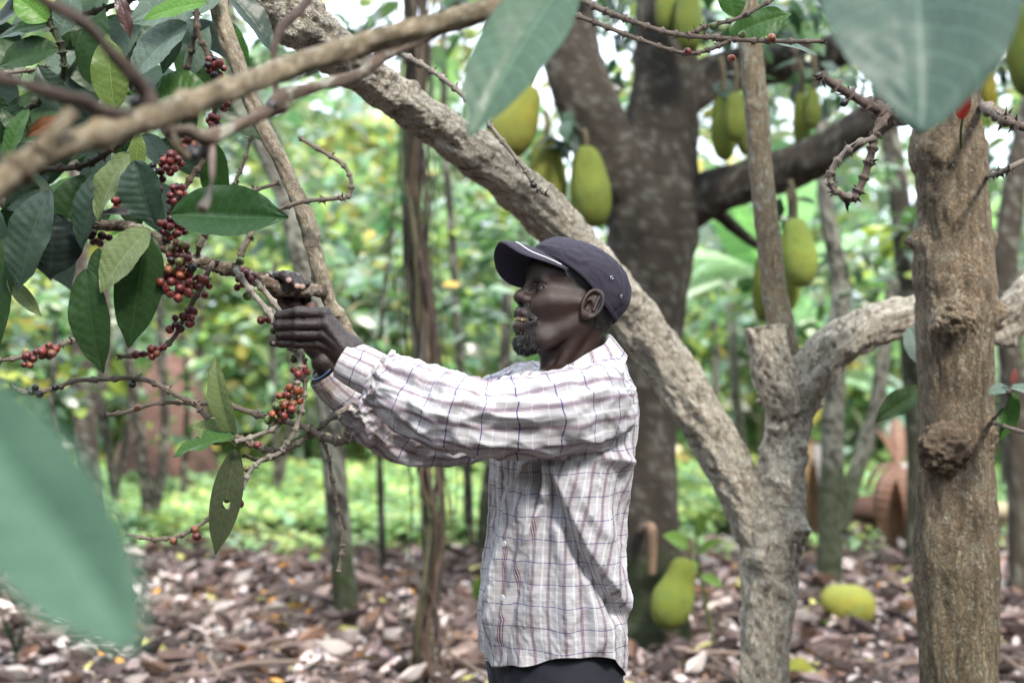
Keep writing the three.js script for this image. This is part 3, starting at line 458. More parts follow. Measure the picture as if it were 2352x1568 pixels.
jackfruit('small jackfruit of the pair hanging above the right limb', 1868, 250, 7, 20, 46, -0.02, { seed: 8, stem: 80 });
jackfruit('round jackfruit hanging right of the upright coffee stem below the limb', 1834, 580, 6.5, 46, 80, 0.12, { seed: 9, stem: 90, rgb: [0.23, 0.34, 0.075] });
jackfruit('jackfruit behind the round one under the right limb', 1800, 650, 6.7, 44, 70, -0.1, { seed: 10, stem: 150, rgb: [0.24, 0.32, 0.06] });
jackfruit('narrow jackfruit peeking out left of the upright coffee stem', 1752, 660, 6.8, 26, 76, 0, { seed: 11, stem: 180 });
jackfruit('upper jackfruit cut by the top edge before the trunk', 1582, 40, 6.85, 36, 78, 0.05, { seed: 12, stem: 60 });
jackfruit('upper jackfruit behind its neighbour at the top edge', 1532, 14, 6.95, 30, 62, 0, { seed: 13, stem: 60 });
jackfruit('waisted jackfruit leaning against the mossy trunk foot', 1552, 1362, 6.75, 54, 84, -0.34, { seed: 14, waist: 0.24, stem: 46, lean: -0.1 });
jackfruit('pale green fallen jackfruit lying alone on the leaf litter', 1947, 1388, 7.55, 52, 64, 1.35, { seed: 15, stalk: false, rgb: [0.34, 0.4, 0.09], group: 'jackfruits on the ground' });
jackfruit('yellow green jackfruit on the ground behind the near coffee trunk', 1842, 1566, 6.42, 50, 56, 0.5, { seed: 18, stalk: false, rgb: [0.33, 0.38, 0.07], group: 'jackfruits on the ground' });
jackfruit('dark green jackfruit cut by the right picture edge', 2352, 112, 5.4, 44, 108, 0.1, { seed: 19, stem: 90, rgb: [0.13, 0.2, 0.03] });
jackfruit('small yellowish jackfruit above the red flower bud', 2272, 205, 6.6, 20, 46, 0, { seed: 20, stem: 120, rgb: [0.3, 0.3, 0.04] });
{
  const t = thing('fruit_stalk', 'old bent brown fruit stalk sticking out of the mossy trunk', 'stalk', P(1494, 1230, 6.9));
  part('stub', limb(rowsAt([[1478, 1214, 7.0, 12], [1496, 1212, 6.86, 12], [1500, 1250, 6.84, 10], [1498, 1320, 6.84, 8]]), { step: 0.015, around: 12, relief: 0.003, color: bark([0.26, 0.17, 0.12]) }), barkFine, t);
  const s = thing('jackfruit_seedling', 'young bright green shoot beside the waisted jackfruit', 'seedling', P(1600, gy(7), 7)), R = rng(5);
  part('stem', limb(rowsAt([[1640, gy(7), 7, 5], [1610, 1320, 6.95, 4], [1600, 1260, 6.9, 3], [1604, 1200, 6.9, 2]]), { step: 0.02, around: 8, color: bark([0.12, 0.18, 0.05]) }), barkFine, s);
  for (const [bx, by, tx, ty, w] of [[1602, 1235, 1608, 1172, 34], [1600, 1265, 1520, 1230, 52], [1604, 1270, 1660, 1240, 30], [1604, 1290, 1540, 1320, 36], [1610, 1320, 1660, 1350, 30]]) part('leaf', leafGeo(P(bx, by, 6.9), P(tx, ty, 6.8), w / FOCAL * 6.9, V(0.1, 0.7, 0.7), { nl: 14, nw: 6, seed: bx }), leafMat([0.2, 0.36, 0.06], true, 0.3), s);
}
// ================================================================ hanging vines
{
  const t = thing('hanging_vines', 'bundle of thin brown vines hanging from above to the litter', 'vine', P(985, gy(6.35), 6.35)), R = rng(41);
  for (let i = 0; i < 44; i++) {
    const o = (R() - 0.5), o2 = (R() - 0.5), ph = R() * 6, main = i < 18, w = main ? 44 : 90, rows = [], r = main ? 2.4 + R() * 3.4 : 0.9 + R() * 1.6, d0 = 6.25 + R() * 0.2, lo = main ? gy(d0) + 4 : 900 + R() * 640;
    for (let k = 0; k <= 14; k++) { const y = lerp(-60, lo, k / 14), mid = 952 + 26 * smooth(500, 900, y) + 16 * smooth(950, 1250, y) - 22 * smooth(1250, 1500, y), sp = w * (0.7 + 0.5 * smooth(1350, 1560, y) + (main ? 0 : 0.4)); rows.push([mid + sp * o * (1 + 0.3 * Math.sin(y * 0.004 + ph)) + 9 * Math.sin(y * 0.012 + ph * 2) + 5 * noise(y * 0.02, i), y, d0 + 0.06 * Math.sin(y * 0.008 + ph) + o2 * 0.12, r * (1 + 0.25 * noise(y * 0.03, i + 9))]); }
    part('strand', limb(rowsAt(rows), { step: 0.03, around: main ? 9 : 6, relief: 0.0015, color: bark([0.1, 0.078, 0.06].map((c) => c * (0.7 + R() * 0.5)), { seed: i, dark: 0.6, scale: 30 }) }), barkFine, t);
  }
  const curl = [[1010, 1005, 6.3, 2.5], [985, 1030, 6.2, 2.5], [968, 1080, 6.15, 2.5], [975, 1130, 6.15, 2.4], [1000, 1175, 6.2, 2.3], [1010, 1230, 6.25, 2]];
  part('tendril', limb(rowsAt(curl), { step: 0.02, around: 6, color: bark([0.14, 0.1, 0.07]) }), barkFine, t);
  for (let i = 0; i < 14; i++) { const x = 930 + R() * 110, y0 = gy(6.3) - 60 - R() * 200; part('tendril', limb(rowsAt([[x, y0, 6.25, 1.6], [x + (R() - 0.5) * 60, y0 + 80, 6.2, 1.5], [x + (R() - 0.5) * 130, gy(6.2) - 4 + R() * 8, 6.2, 1.3]]), { step: 0.03, around: 5, color: bark([0.17, 0.12, 0.09]) }), barkFine, t); }
}
// ================================================================ the forked coffee tree behind the picker
const paleBark = (s, moss = 0) => bark([0.43, 0.35, 0.275], { lichen: 0.32, spots: 1, seed: s, dark: 0.55, scale: 20, lichenRgb: [0.78, 0.74, 0.66], moss, mossTop: 0.2 });
const CD = 4.15;
const forkTree = thing('coffee_tree', 'pale barked forked coffee tree with long limb sloping behind the picker', 'tree', P(1760, gy(CD), CD));
const C = (rows, o = {}) => limb(rowsAt(rows), { step: 0.0065, around: 64, relief: 0.008, grain: 55, long: 22, lump: 0.02, lumpScale: 9, color: paleBark(o.seed ?? 1), ...o });
part('trunk', C([[1755, gy(CD) + 20, CD, 66], [1752, 1700, CD, 58], [1758, 1500, CD, 55], [1768, 1330, CD, 66], [1780, 1200, CD, 72], [1795, 1080, CD, 56], [1812, 980, CD, 50], [1812, 900, CD, 60], [1800, 830, CD, 52]], { seed: 1, knots: [{ t: 0.826, a: 0.1, w: 0.024, h: 0.03 }, { t: 0.846, a: 3.2, w: 0.022, h: 0.026 }, { t: 0.9, a: 5.0, w: 0.018, h: 0.024 }, { t: 0.74, a: 3.9, w: 0.02, h: 0.02 }, { t: 0.7, a: 5.4, w: 0.022, h: 0.016 }, { t: 0.6, a: 4.5, w: 0.04, h: 0.018 }, { t: 0.56, a: 3.4, w: 0.03, h: 0.016 }, { t: 0.5, a: 5.6, w: 0.026, h: 0.02 }, { t: 0.42, a: 4, w: 0.03, h: 0.014 }, { t: 0.94, a: 5.6, w: 0.03, h: 0.02 }] }), barkMat, forkTree);
part('limb', C([[1770, 1290, CD, 54], [1725, 1180, CD, 54], [1660, 1040, CD, 54], [1575, 900, CD, 54], [1480, 760, CD, 54], [1400, 660, CD - 0.05, 52], [1300, 540, CD - 0.15, 52], [1180, 420, CD - 0.3, 54], [1060, 330, CD - 0.5, 50], [950, 252, CD - 0.62, 46], [860, 190, CD - 0.72, 45], [760, 110, CD - 0.85, 52], [680, 40, CD - 0.95, 56], [590, -50, CD - 1.0, 54], [500, -160, CD - 1.0, 48]], { seed: 2, knots: [{ t: 0.2, a: 1.2, w: 0.02, h: 0.02 }, { t: 0.36, a: 2, w: 0.02, h: 0.015 }, { t: 0.66, a: 0.4, w: 0.03, h: 0.012 }, { t: 0.86, a: 4, w: 0.03, h: 0.02 }] }), barkMat, forkTree);
part('limb', C([[1812, 930, CD, 52], [1860, 860, CD - 0.02, 54], [1920, 795, CD - 0.03, 50], [1990, 757, CD - 0.03, 48], [2060, 733, CD - 0.03, 46], [2130, 722, CD, 48], [2230, 738, CD + 0.02, 44], [2300, 745, CD + 0.02, 42], [2350, 700, CD, 46], [2400, 610, CD, 44], [2440, 450, CD, 40]], { seed: 3, knots: [{ t: 0.18, a: 1.2, w: 0.03, h: 0.02 }, { t: 0.7, a: 3, w: 0.03, h: 0.02 }] }), barkMat, forkTree);
part('cut_stump', C([[1812, 940, CD - 0.02, 46], [1785, 870, CD - 0.04, 52], [1765, 805, CD - 0.05, 47], [1757, 748, CD - 0.05, 46]], { seed: 4, lump: 0.022 }), barkMat, forkTree);
part('upright_stem', C([[1808, 860, CD + 0.03, 40], [1795, 760, CD + 0.03, 33], [1778, 660, CD + 0.03, 29], [1762, 520, CD + 0.03, 26], [1748, 380, CD + 0.02, 27], [1738, 240, CD + 0.02, 27], [1724, 100, CD + 0.02, 26], [1712, -40, CD + 0.02, 25], [1700, -220, CD + 0.02, 22]], { seed: 5, relief: 0.002, lump: 0.008, around: 40, color: bark([0.32, 0.26, 0.18], { seed: 8, dark: 0.22, lichen: 0.08 }), knots: [{ t: 0.42, a: 2.0, w: 0.014, h: 0.012 }, { t: 0.62, a: 4.2, w: 0.02, h: 0.008 }, { t: 0.2, a: 2, w: 0.016, h: 0.01 }] }), barkMat, forkTree);
{
  part('leaf', leafGeo(P(2120, 892, 3.85), P(2012, 968, 3.8), 62 / FOCAL * 3.8, V(-0.1, 0.6, 0.8), { seed: 3, fold: 0.2, wave: 0.05 }), leafMat([0.09, 0.17, 0.03], false, 0.35), forkTree);
  part('leaf', leafGeo(P(2090, 750, 3.95), P(2128, 850, 3.85), 52 / FOCAL * 3.9, V(-0.5, 0.5, 0.7), { seed: 4 }), leafMat([0.22, 0.3, 0.24], true, 0.5), forkTree);
  part('leaf', leafGeo(P(1720, 1080, 4.2), P(1770, 1100, 4.15), 22 / FOCAL * 4.1, V(0, 0.4, 0.9), { seed: 5, nl: 12, nw: 6 }), leafMat([0.13, 0.3, 0.05], true, 0.3), forkTree);
}
// ================================================================ the thick trunk at right
const thickTree = thing('coffee_tree', 'thick brown fibrous trunk with dark burl standing nearest at right', 'tree', P(2200, gy(3.6), 3.6));
const TD = 3.6;
part('trunk', limb(rowsAt([[2215, gy(TD) + 20, TD, 110], [2210, 1800, TD, 96], [2204, 1600, TD, 88], [2200, 1400, TD, 92], [2196, 1260, TD, 94], [2196, 1120, TD, 88], [2196, 980, TD, 80], [2196, 850, TD, 84], [2194, 700, TD, 88], [2192, 620, TD, 90], [2190, 500, TD, 80], [2184, 400, TD, 80], [2178, 345, TD, 88], [2182, 260, TD, 70], [2192, 120, TD, 62], [2190, -60, TD, 58], [2180, -240, TD, 52]]), { step: 0.0065, around: 96, relief: 0.0055, grain: 90, long: 7, lump: 0.012, lumpScale: 6, seed: 9, color: bark([0.26, 0.2, 0.138], { seed: 6, streak: 0.5, spots: 0.35, dark: 0.3, scale: 16, lichen: 0.06, lichenRgb: [0.38, 0.34, 0.27], moss: 0.25, mossTop: 0.9 }), knots: [{ t: 0.485, a: 4.5, w: 0.05, h: 0.034 }, { t: 0.475, a: 4.1, w: 0.03, h: 0.02 }, { t: 0.6, a: 3.1, w: 0.03, h: 0.03 }, { t: 0.6, a: 0.2, w: 0.03, h: 0.03 }, { t: 0.49, a: 5.9, w: 0.03, h: 0.03 }, { t: 0.37, a: 5.6, w: 0.05, h: 0.018 }] }), barkMat, thickTree);
{ // knobbly dark burl
  const c = P(2172, 1030, TD - 0.085), g = mergeVertices(new THREE.IcosahedronGeometry(1, 18).deleteAttribute('normal').deleteAttribute('uv')), a = g.attributes.position, col = [], k = [0, 0, 0];
  for (let i = 0; i < a.count; i++) { const x = a.getX(i), y = a.getY(i), z = a.getZ(i), n = 0.5 + fbm(x * 2.2, y * 2.2, z * 2.2 + 7, 4), e = 0.72 + 0.4 * n + 0.1 * noise(x * 14, y * 14, z * 14); a.setXYZ(i, c.x + x * 0.07 * e, c.y + y * 0.07 * e, c.z + z * 0.045 * e); mix3(k, [0.06, 0.04, 0.03], [0.17, 0.12, 0.08], clamp(n * 1.2)); col.push(...k); }
  g.setAttribute('color', new THREE.Float32BufferAttribute(col, 3)); g.computeVertexNormals(); part('burl', g, barkFine, thickTree);
  const f = thing('flower_bud', 'small red flower bud on green stalk before thick trunk', 'flower', P(2212, 330, 3.2));
  part('stalk', limb(rowsAt([[2208, 340, 3.42, 3], [2208, 300, 3.3, 3], [2213, 265, 3.15, 3]]), { step: 0.005, around: 8, color: bark([0.12, 0.2, 0.05]) }), barkFine, f);
  part('petals', leafGeo(P(2208, 274, 3.12), P(2228, 206, 3.1), 44 / FOCAL * 3.1, V(-0.5, 0.2, 0.8), { fold: 0.6, nl: 14, nw: 8, seed: 2 }), leafMat([0.4, 0.035, 0.02], true, 0.3), f);
}
// ================================================================ coffee twigs, leaves and cherries in reach of the picker
const twigColor = (base, seed) => (c, x, y, z) => { const n = noise(x * 60 + seed, y * 60, z * 60), f = noise(x * 400, y * 150, z * 400 + seed), k = 1 + 0.3 * n + 0.25 * f; c[0] = base[0] * k; c[1] = base[1] * k; c[2] = base[2] * k; };
// a jointed twig: swollen nodes with dry bract tufts. rows [x, y, d]; r0, r1 in pixels
function twigGeo(rows, r0, r1, { every = 35, rgb = [0.25, 0.2, 0.175], seed = 1, tuft = 0.75, spread = 1 } = {}) {
  const n = rows.length - 1, full = rowsAt(rows.map((r, i) => [r[0], r[1], r[2], lerp(r0, r1, i / n)]));
  let px = 0; for (let i = 1; i <= n; i++) px += Math.hypot(rows[i][0] - rows[i - 1][0], rows[i][1] - rows[i - 1][1]);
  const count = Math.max(2, Math.round(px / every)), R = rng(seed * 13 + 7), knots = [], bits = [], s = rows[0][2] / FOCAL, c = [0, 0, 0];
  for (let i = 0; i <= count; i++) knots.push({ t: (i + (i && i < count ? (R() - 0.5) * 0.3 : 0)) / count, a: R() * 6, w: 4.2 * s, h: lerp(r0, r1, i / count) * 0.75 * s, ring: 1 });
  const stem = limb(full, { step: 0.0034, around: 12, knots, relief: lerp(r0, r1, 0.5) * s * 0.12, grain: 300, long: 30, seed, uvScale: 3, color: twigColor(rgb, seed) });
  for (const k of knots) {
    if (R() > tuft) continue; const p = spline(full, k.t), m = 4 + Math.floor(R() * 6), dark = R() < 0.6;
    for (let i = 0; i < m; i++) {
      const L = (8 + R() * 11) * s * spread, g = new THREE.ConeGeometry((2 + R() * 2.2) * s * spread, L, 5, 1), d = V(R() - 0.5, R() - 0.5, R() - 0.5).normalize();
      g.translate(0, L * 0.3 + p[3] * 0.8, 0); g.applyQuaternion(new THREE.Quaternion().setFromUnitVectors(V(0, 1, 0), d)); g.translate(p[0], p[1], p[2]);
      const q = g.attributes.position, col = []; for (let j = 0; j < q.count; j++) { const e = dark ? 0.3 + R() * 0.3 : 0.7 + R() * 0.4; col.push(0.13 * e, 0.085 * e, 0.065 * e); }
      g.setAttribute('color', new THREE.Float32BufferAttribute(col, 3)); bits.push(g);
    }
  }
  return bits.length ? mergeGeometries([stem, ...bits]) : stem;
}
// cherries
const cherryGeo = (() => {
  const pts = [[0, -1], [0.45, -0.93], [0.8, -0.62], [0.98, -0.1], [0.95, 0.35], [0.75, 0.74], [0.42, 0.97], [0.24, 1.03], [0.2, 1.1], [0.14, 1.1], [0.1, 1.0], [0, 0.99]].map(([x, y]) => new THREE.Vector2(x, y));
  const g = new THREE.LatheGeometry(pts, 16), col = [], a = g.attributes.position;
  for (let i = 0; i < a.count; i++) { const y = a.getY(i), k = y > 0.9 ? 0.25 : 0.86 + 0.28 * noise(a.getX(i) * 3, y * 3, a.getZ(i) * 3); col.push(k, k, k); }
  g.setAttribute('color', new THREE.Float32BufferAttribute(col, 3)); return g;
})();
const CH = { r: [0.21, 0.037, 0.03], R: [0.13, 0.02, 0.022], o: [0.29, 0.075, 0.03], b: [0.2, 0.075, 0.035], g: [0.1, 0.15, 0.035], y: [0.2, 0.19, 0.05], k: [0.012, 0.011, 0.014], d: [0.075, 0.014, 0.02] };
const cherryMats = Object.fromEntries(Object.entries(CH).map(([k, c]) => [k, new THREE.MeshPhysicalMaterial({ name: 'cherry skin', vertexColors: true, color: new THREE.Color().setRGB(...c), roughness: 0.48, clearcoat: 0.12, clearcoatRoughness: 0.3 })]));
function cherry(t, p, r, kind, R) {
  const m = new THREE.Mesh(cherryGeo, cherryMats[kind]); m.name = 'cherry'; m.castShadow = m.receiveShadow = true;
  m.position.copy(p).sub(t.position); m.scale.set(r * (0.94 + R() * 0.12), r * (1 + R() * 0.16), r * (0.94 + R() * 0.12)); m.quaternion.setFromUnitVectors(V(0, 1, 0), V(R() - 0.5, (R() - 0.6), R() * 0.9 + 0.1).normalize()); t.add(m);
}
function cluster(t, x, y, d, n, sx, sy, kinds, seed) {
  const R = rng(seed * 17 + x), s = d / FOCAL, put = [], r = 9.4 * s;
  for (let i = 0, tries = 0; i < n && tries < 900; tries++) {
    const a = R() * 6.283, q = Math.sqrt(R()), z = (R() - 0.45) * Math.min(sx, sy) * 1.5, p = P(x + Math.cos(a) * q * sx, y + Math.sin(a) * q * sy, d); p.z += z * s;
    const rr = r * (0.85 + R() * 0.3); if (put.some((o) => o.p.distanceTo(p) < (o.r + rr) * 0.9)) continue;
    put.push({ p, r: rr }); cherry(t, p, rr, kinds[Math.floor(R() * kinds.length)], R); i++;
  }
}
const DK = [0.036, 0.1, 0.024], BL = [0.05, 0.105, 0.066], MID = [0.085, 0.22, 0.04], PALE = [0.24, 0.32, 0.12], YG = [0.21, 0.32, 0.07], GREY = [0.2, 0.29, 0.22], LIME = [0.18, 0.42, 0.06];
const F = V(0, 0.35, 0.9);
function leaves(t, list) { list.forEach(([bx, by, tx, ty, w, d, face, rgb, o = {}], i) => { const under = rgb === PALE || rgb === GREY || rgb === YG; part('leaf', leafGeo(P(bx, by, d), P(tx, ty, d + (o.dd ?? 0)), w / FOCAL * d, face, { seed: i + bx * 0.01, ...o }), leafMat(rgb, under, o.gloss ?? (rgb === BL ? 0.75 : 0.45)), t); }); }

// ---------------------------------------------------------------- drooping cherry branch the picker holds
const heldTree = thing('coffee_branch', 'long drooping coffee branch full of red cherries, held by both hands', 'branch', P(500, -120, 2.95));
const stemBark = (s) => bark([0.3, 0.24, 0.175], { lichen: 0.2, seed: s, dark: 0.4, scale: 30, lichenRgb: [0.42, 0.38, 0.31] });
const H = (rows, o = {}) => limb(rowsAt(rows), { step: 0.004, around: 28, relief: 0.0024, grain: 110, long: 40, lump: 0.006, lumpScale: 22, uvScale: 1.8, color: stemBark(o.seed ?? 2), ...o });
part('stem', H([[460, -170, 3.1, 24], [490, -40, 3.05, 22], [512, 60, 3.02, 21], [545, 150, 3.0, 19], [590, 262, 2.98, 19], [630, 340, 2.96, 18], [668, 420, 2.95, 17], [695, 480, 2.94, 19], [712, 532, 2.94, 22], [722, 580, 2.94, 17], [738, 640, 2.94, 20], [756, 690, 2.94, 15], [778, 730, 2.95, 16], [796, 765, 2.96, 16], [812, 830, 3.0, 13], [818, 900, 3.02, 12], [812, 950, 3.0, 13], [806, 990, 2.98, 14], [785, 1010, 2.96, 11], [745, 1003, 2.95, 9]], { knots: [{ t: 0.5, a: 5, w: 0.012, h: 0.008 }, { t: 0.52, a: 3.6, w: 0.01, h: 0.006 }, { t: 0.7, a: 4, w: 0.014, h: 0.006, ring: 1 }, { t: 0.62, a: 1, w: 0.015, h: 0.006 }, { t: 0.88, a: 1, w: 0.015, h: 0.006 }, { t: 0.95, a: 4, w: 0.01, h: 0.008 }], seed: 3 }), barkFine, heldTree);
part('gripped_limb', H([[-80, 440, 3.0, 10], [60, 480, 2.95, 11], [200, 512, 2.9, 11], [290, 522, 2.88, 12], [345, 540, 2.86, 13], [380, 566, 2.86, 14], [440, 596, 2.86, 14], [495, 612, 2.86, 13], [550, 624, 2.86, 14], [610, 648, 2.87, 15], [660, 668, 2.88, 14], [705, 668, 2.9, 14], [745, 668, 2.93, 15]], { seed: 5, relief: 0.004, color: bark([0.17, 0.12, 0.092], { lichen: 0.08, dark: 0.5, seed: 4, scale: 40 }), knots: [{ t: 0.62, a: 1, w: 0.01, h: 0.004 }, { t: 0.72, a: 3, w: 0.012, h: 0.005 }, { t: 0.8, a: 2, w: 0.012, h: 0.004 }] }), barkFine, heldTree);
const q4 = (list, d) => list.map(([x, y, dd = 0]) => [x * 0.34, 517.4 + y * 0.34, d + dd]);
const TW = [
  [q4([[0, 910], [140, 890], [340, 830], [450, 790], [560, 760, 0.03]], 2.84), 4.2, 5.2],
  [q4([[80, 1090], [190, 1130], [370, 1100], [500, 1050], [700, 1040], [900, 1030], [1050, 1070], [1200, 1150], [1310, 1200], [1360, 1260], [1430, 1330], [1520, 1390], [1640, 1450], [1740, 1495], [1850, 1535]], 2.84), 4.6, 6.6],
  [q4([[715, 1280], [850, 1260], [1030, 1205], [1200, 1195], [1330, 1205], [1470, 1195], [1530, 1210], [1750, 1280], [1850, 1300], [1980, 1340], [2080, 1372], [2200, 1440], [2310, 1462], [2350, 1400]], 2.86), 4.2, 8.5],
  [q4([[810, 885], [900, 880], [1060, 850], [1170, 760], [1230, 650], [1310, 500], [1365, 400], [1410, 300], [1440, 250, 0.02]], 2.82), 4.5, 6.5],
  [q4([[1590, 300, 0.02], [1610, 330], [1700, 450], [1800, 570], [1860, 660], [1910, 760, 0.03], [1960, 820, 0.02], [2010, 870], [2030, 960], [2010, 1050], [1990, 1130], [1950, 1250], [1900, 1330], [1830, 1380], [1700, 1430], [1590, 1460]], 2.76), 7, 4.6],
  [q4([[1680, 330, 0.04], [1700, 350], [1790, 450], [1880, 570], [1950, 690, 0.04], [2000, 800, 0.04], [2040, 880], [2060, 1000], [2050, 1150], [2030, 1260], [1990, 1390], [1930, 1480], [1880, 1540], [1760, 1590], [1690, 1660], [1640, 1760], [1580, 1860], [1500, 1990]], 2.79), 6.6, 4.6],
  [q4([[2350, 1230, 0.06], [2250, 1290], [2150, 1370], [2060, 1440], [1960, 1500], [1850, 1560], [1750, 1590], [1650, 1550]], 2.87), 6.5, 4.4],
  [q4([[2130, 1390], [2170, 1440], [2210, 1540], [2240, 1700], [2270, 1840], [2290, 1960], [2312, 2120], [2312, 2200], [2285, 2340]], 2.86), 3.4, 4.6],
  [q4([[850, 2085], [960, 2110], [1040, 2122], [1130, 2115], [1230, 2090], [1310, 2050], [1400, 1990, 0.02], [1500, 1900, 0.03]], 2.84), 3.6, 4.4],
  [q4([[740, 385], [870, 410], [1000, 440], [1120, 455], [1200, 440, 0.02], [1290, 330, 0.04]], 2.78), 4.2, 5],
  [q4([[990, 390], [1130, 300], [1230, 260, 0.04], [1300, 225, 0.05]], 2.82), 5, 6],
  [q4([[1330, 215, 0.03], [1350, 130], [1385, 75]], 2.84), 6, 5],
  [q4([[1610, 290, 0.03], [1630, 190], [1690, 85]], 2.85), 6, 5],
  [[[690, 318, 2.88], [745, 350, 2.87], [788, 378, 2.86], [806, 415, 2.86], [800, 450, 2.86], [768, 456, 2.86], [700, 462, 2.88], [640, 482, 2.9], [600, 510, 2.9], [560, 560, 2.88], [552, 615, 2.87]], 4.4, 5.4],
  [[[575, 318, 2.95], [557, 380, 2.96], [541, 418, 2.96], [560, 440, 2.97], [640, 420, 2.96]], 3.6, 4.4],
  [[[449, 10, 2.86], [456, 78, 2.86], [479, 129, 2.86], [490, 160, 2.86], [493, 200, 2.86], [490, 272, 2.86], [470, 360, 2.86], [438, 408, 2.85], [408, 459, 2.84], [391, 490, 2.83], [385, 530, 2.84], [380, 562, 2.86]], 5, 6.5],
  [[[-20, 172, 3.1], [40, 165, 3.08], [100, 156, 3.05]], 5, 4],
];
TW.forEach(([rows, r0, r1], i) => part('twig', twigGeo(rows, r0, r1, { seed: i + 2, rgb: i === 4 || i === 5 ? [0.5, 0.45, 0.4] : i === 15 ? [0.15, 0.11, 0.08] : [0.3, 0.25, 0.21] }), barkFine, heldTree));
for (const [x, y, d, n, sx, sy, k] of [
  [490, 155, 2.84, 12, 22, 22, 'rrrrRbk'], [520, 246, 2.86, 3, 9, 10, 'ro'], [494, 276, 2.86, 6, 16, 14, 'Rrd'], [432, 330, 2.84, 4, 18, 10, 'ro'], [393, 372, 2.82, 13, 22, 22, 'rrRr'], [355, 412, 2.84, 12, 16, 36, 'Rddk'],
  [404, 447, 2.8, 11, 24, 20, 'rrRRk'], [396, 520, 2.78, 18, 26, 26, 'RrrRd'], [404, 575, 2.76, 12, 26, 22, 'rgybrR'], [412, 610, 2.74, 20, 34, 26, 'rrobgyRk'], [404, 655, 2.74, 24, 36, 32, 'rrrbRbR'], [446, 648, 2.76, 8, 18, 16, 'rrRb'],
  [472, 650, 2.8, 2, 9, 9, 'r'], [470, 678, 2.8, 1, 3, 3, 'o'], [228, 545, 2.86, 9, 24, 14, 'Rrdk'], [268, 468, 2.9, 4, 10, 16, 'r'], [566, 640, 2.78, 8, 20, 14, 'rrR'], [545, 655, 2.8, 3, 14, 8, 'r'], [566, 678, 2.8, 2, 6, 8, 'rg'],
  [605, 733, 2.78, 3, 14, 8, 'r'], [628, 758, 2.78, 1, 2, 2, 'g'], [444, 722, 2.8, 2, 8, 9, 'rR'], [410, 730, 2.8, 3, 12, 8, 'rR'], [404, 752, 2.8, 5, 15, 9, 'Rrd'], [436, 741, 2.8, 1, 3, 3, 'R'], [338, 812, 2.8, 7, 26, 13, 'rrRb'], [374, 802, 2.8, 3, 13, 7, 'rR'],
  [64, 828, 2.82, 6, 16, 13, 'bbRd'], [105, 806, 2.82, 8, 22, 14, 'brbR'], [57, 808, 2.82, 1, 2, 2, 'y'], [672, 825, 2.78, 3, 8, 12, 'gg'], [690, 852, 2.76, 5, 18, 10, 'rrk'], [668, 908, 2.76, 14, 26, 20, 'obbrkbo'], [650, 944, 2.75, 10, 26, 16, 'oogorg'], [632, 962, 2.76, 5, 18, 10, 'bgo'],
  [588, 1026, 2.84, 2, 6, 5, 'rg'], [318, 936, 2.85, 3, 7, 9, 'Rb'], [566, 1082, 2.84, 2, 4, 7, 'gy'], [563, 1101, 2.84, 1, 2, 2, 'r'], [548, 1154, 2.83, 1, 2, 2, 'R'], [518, 1140, 2.84, 3, 5, 10, 'rRg'], [397, 1240, 2.83, 4, 10, 7, 'Rb'], [452, 1222, 2.83, 3, 7, 12, 'bRy'], [82, 900, 2.82, 3, 12, 10, 'k'], [303, 884, 2.84, 1, 2, 3, 'k'], [489, 974, 2.83, 1, 2, 3, 'k'], [124, 887, 2.83, 1, 3, 3, 'k'], [548, 604, 2.83, 3, 10, 7, 'g'], [563, 625, 2.82, 1, 3, 3, 'R']]) cluster(heldTree, x, y, d, n, sx, sy, k, n + y);
leaves(heldTree, [
  [390, 491, 662, 498, 158, 2.7, V(0, 0.42, 0.9), [0.034, 0.115, 0.024], { fold: 0.55, bend: -0.02, wave: 0.015, veins: 10, gloss: 0.5, blunt: 0.9 }],
  [308, 368, 358, 520, 112, 2.72, V(-0.35, 0.25, 0.9), BL, { fold: 0.3, bend: 0.06 }],
  [342, 524, 230, 672, 112, 2.7, V(-0.4, 0.3, 0.85), PALE, { fold: 0.25, bend: 0.06, dd: -0.02 }],
  [336, 528, 294, 800, 122, 2.74, V(0.3, 0.15, 0.9), DK, { fold: 0.5, bend: 0.05, gloss: 0.3 }],
  [196, 618, 236, 858, 100, 2.72, V(-0.2, 0.15, 0.95), DK, { fold: 0.18, bend: 0.07, gloss: 0.3 }],
  [318, 590, 356, 694, 74, 2.82, V(0.2, 0.2, 0.9), DK, {}],
  [226, 570, 222, 682, 44, 2.8, V(-0.2, 0.2, 0.9), DK, {}],
  [16, 640, 94, 726, 36, 2.82, V(-0.2, 0.5, 0.8), PALE, {}],
  [540, 999, 496, 818, 58, 2.8, V(-0.3, 0.1, 0.95), PALE, { fold: 0.35, bend: 0.16, wave: 0.03, gloss: 0.2 }],
  [538, 1000, 396, 1048, 66, 2.79, V(-0.1, 0.8, 0.5), MID, { fold: 0.3, wave: 0.07, gloss: 0.5 }],
  [536, 1008, 440, 978, 60, 2.81, V(0, 0.4, 0.9), PALE, { fold: 0.2, gloss: 0.2 }],
  [540, 1030, 494, 1274, 70, 2.79, V(0.25, 0.1, 0.95), [0.1, 0.125, 0.062], { fold: 0.2, bend: 0.05, twist: 0.4, gloss: 0.25, hole: (t, s) => t > 0.47 && t < 0.53 && s > -0.35 && s < 0.1 }],
]);
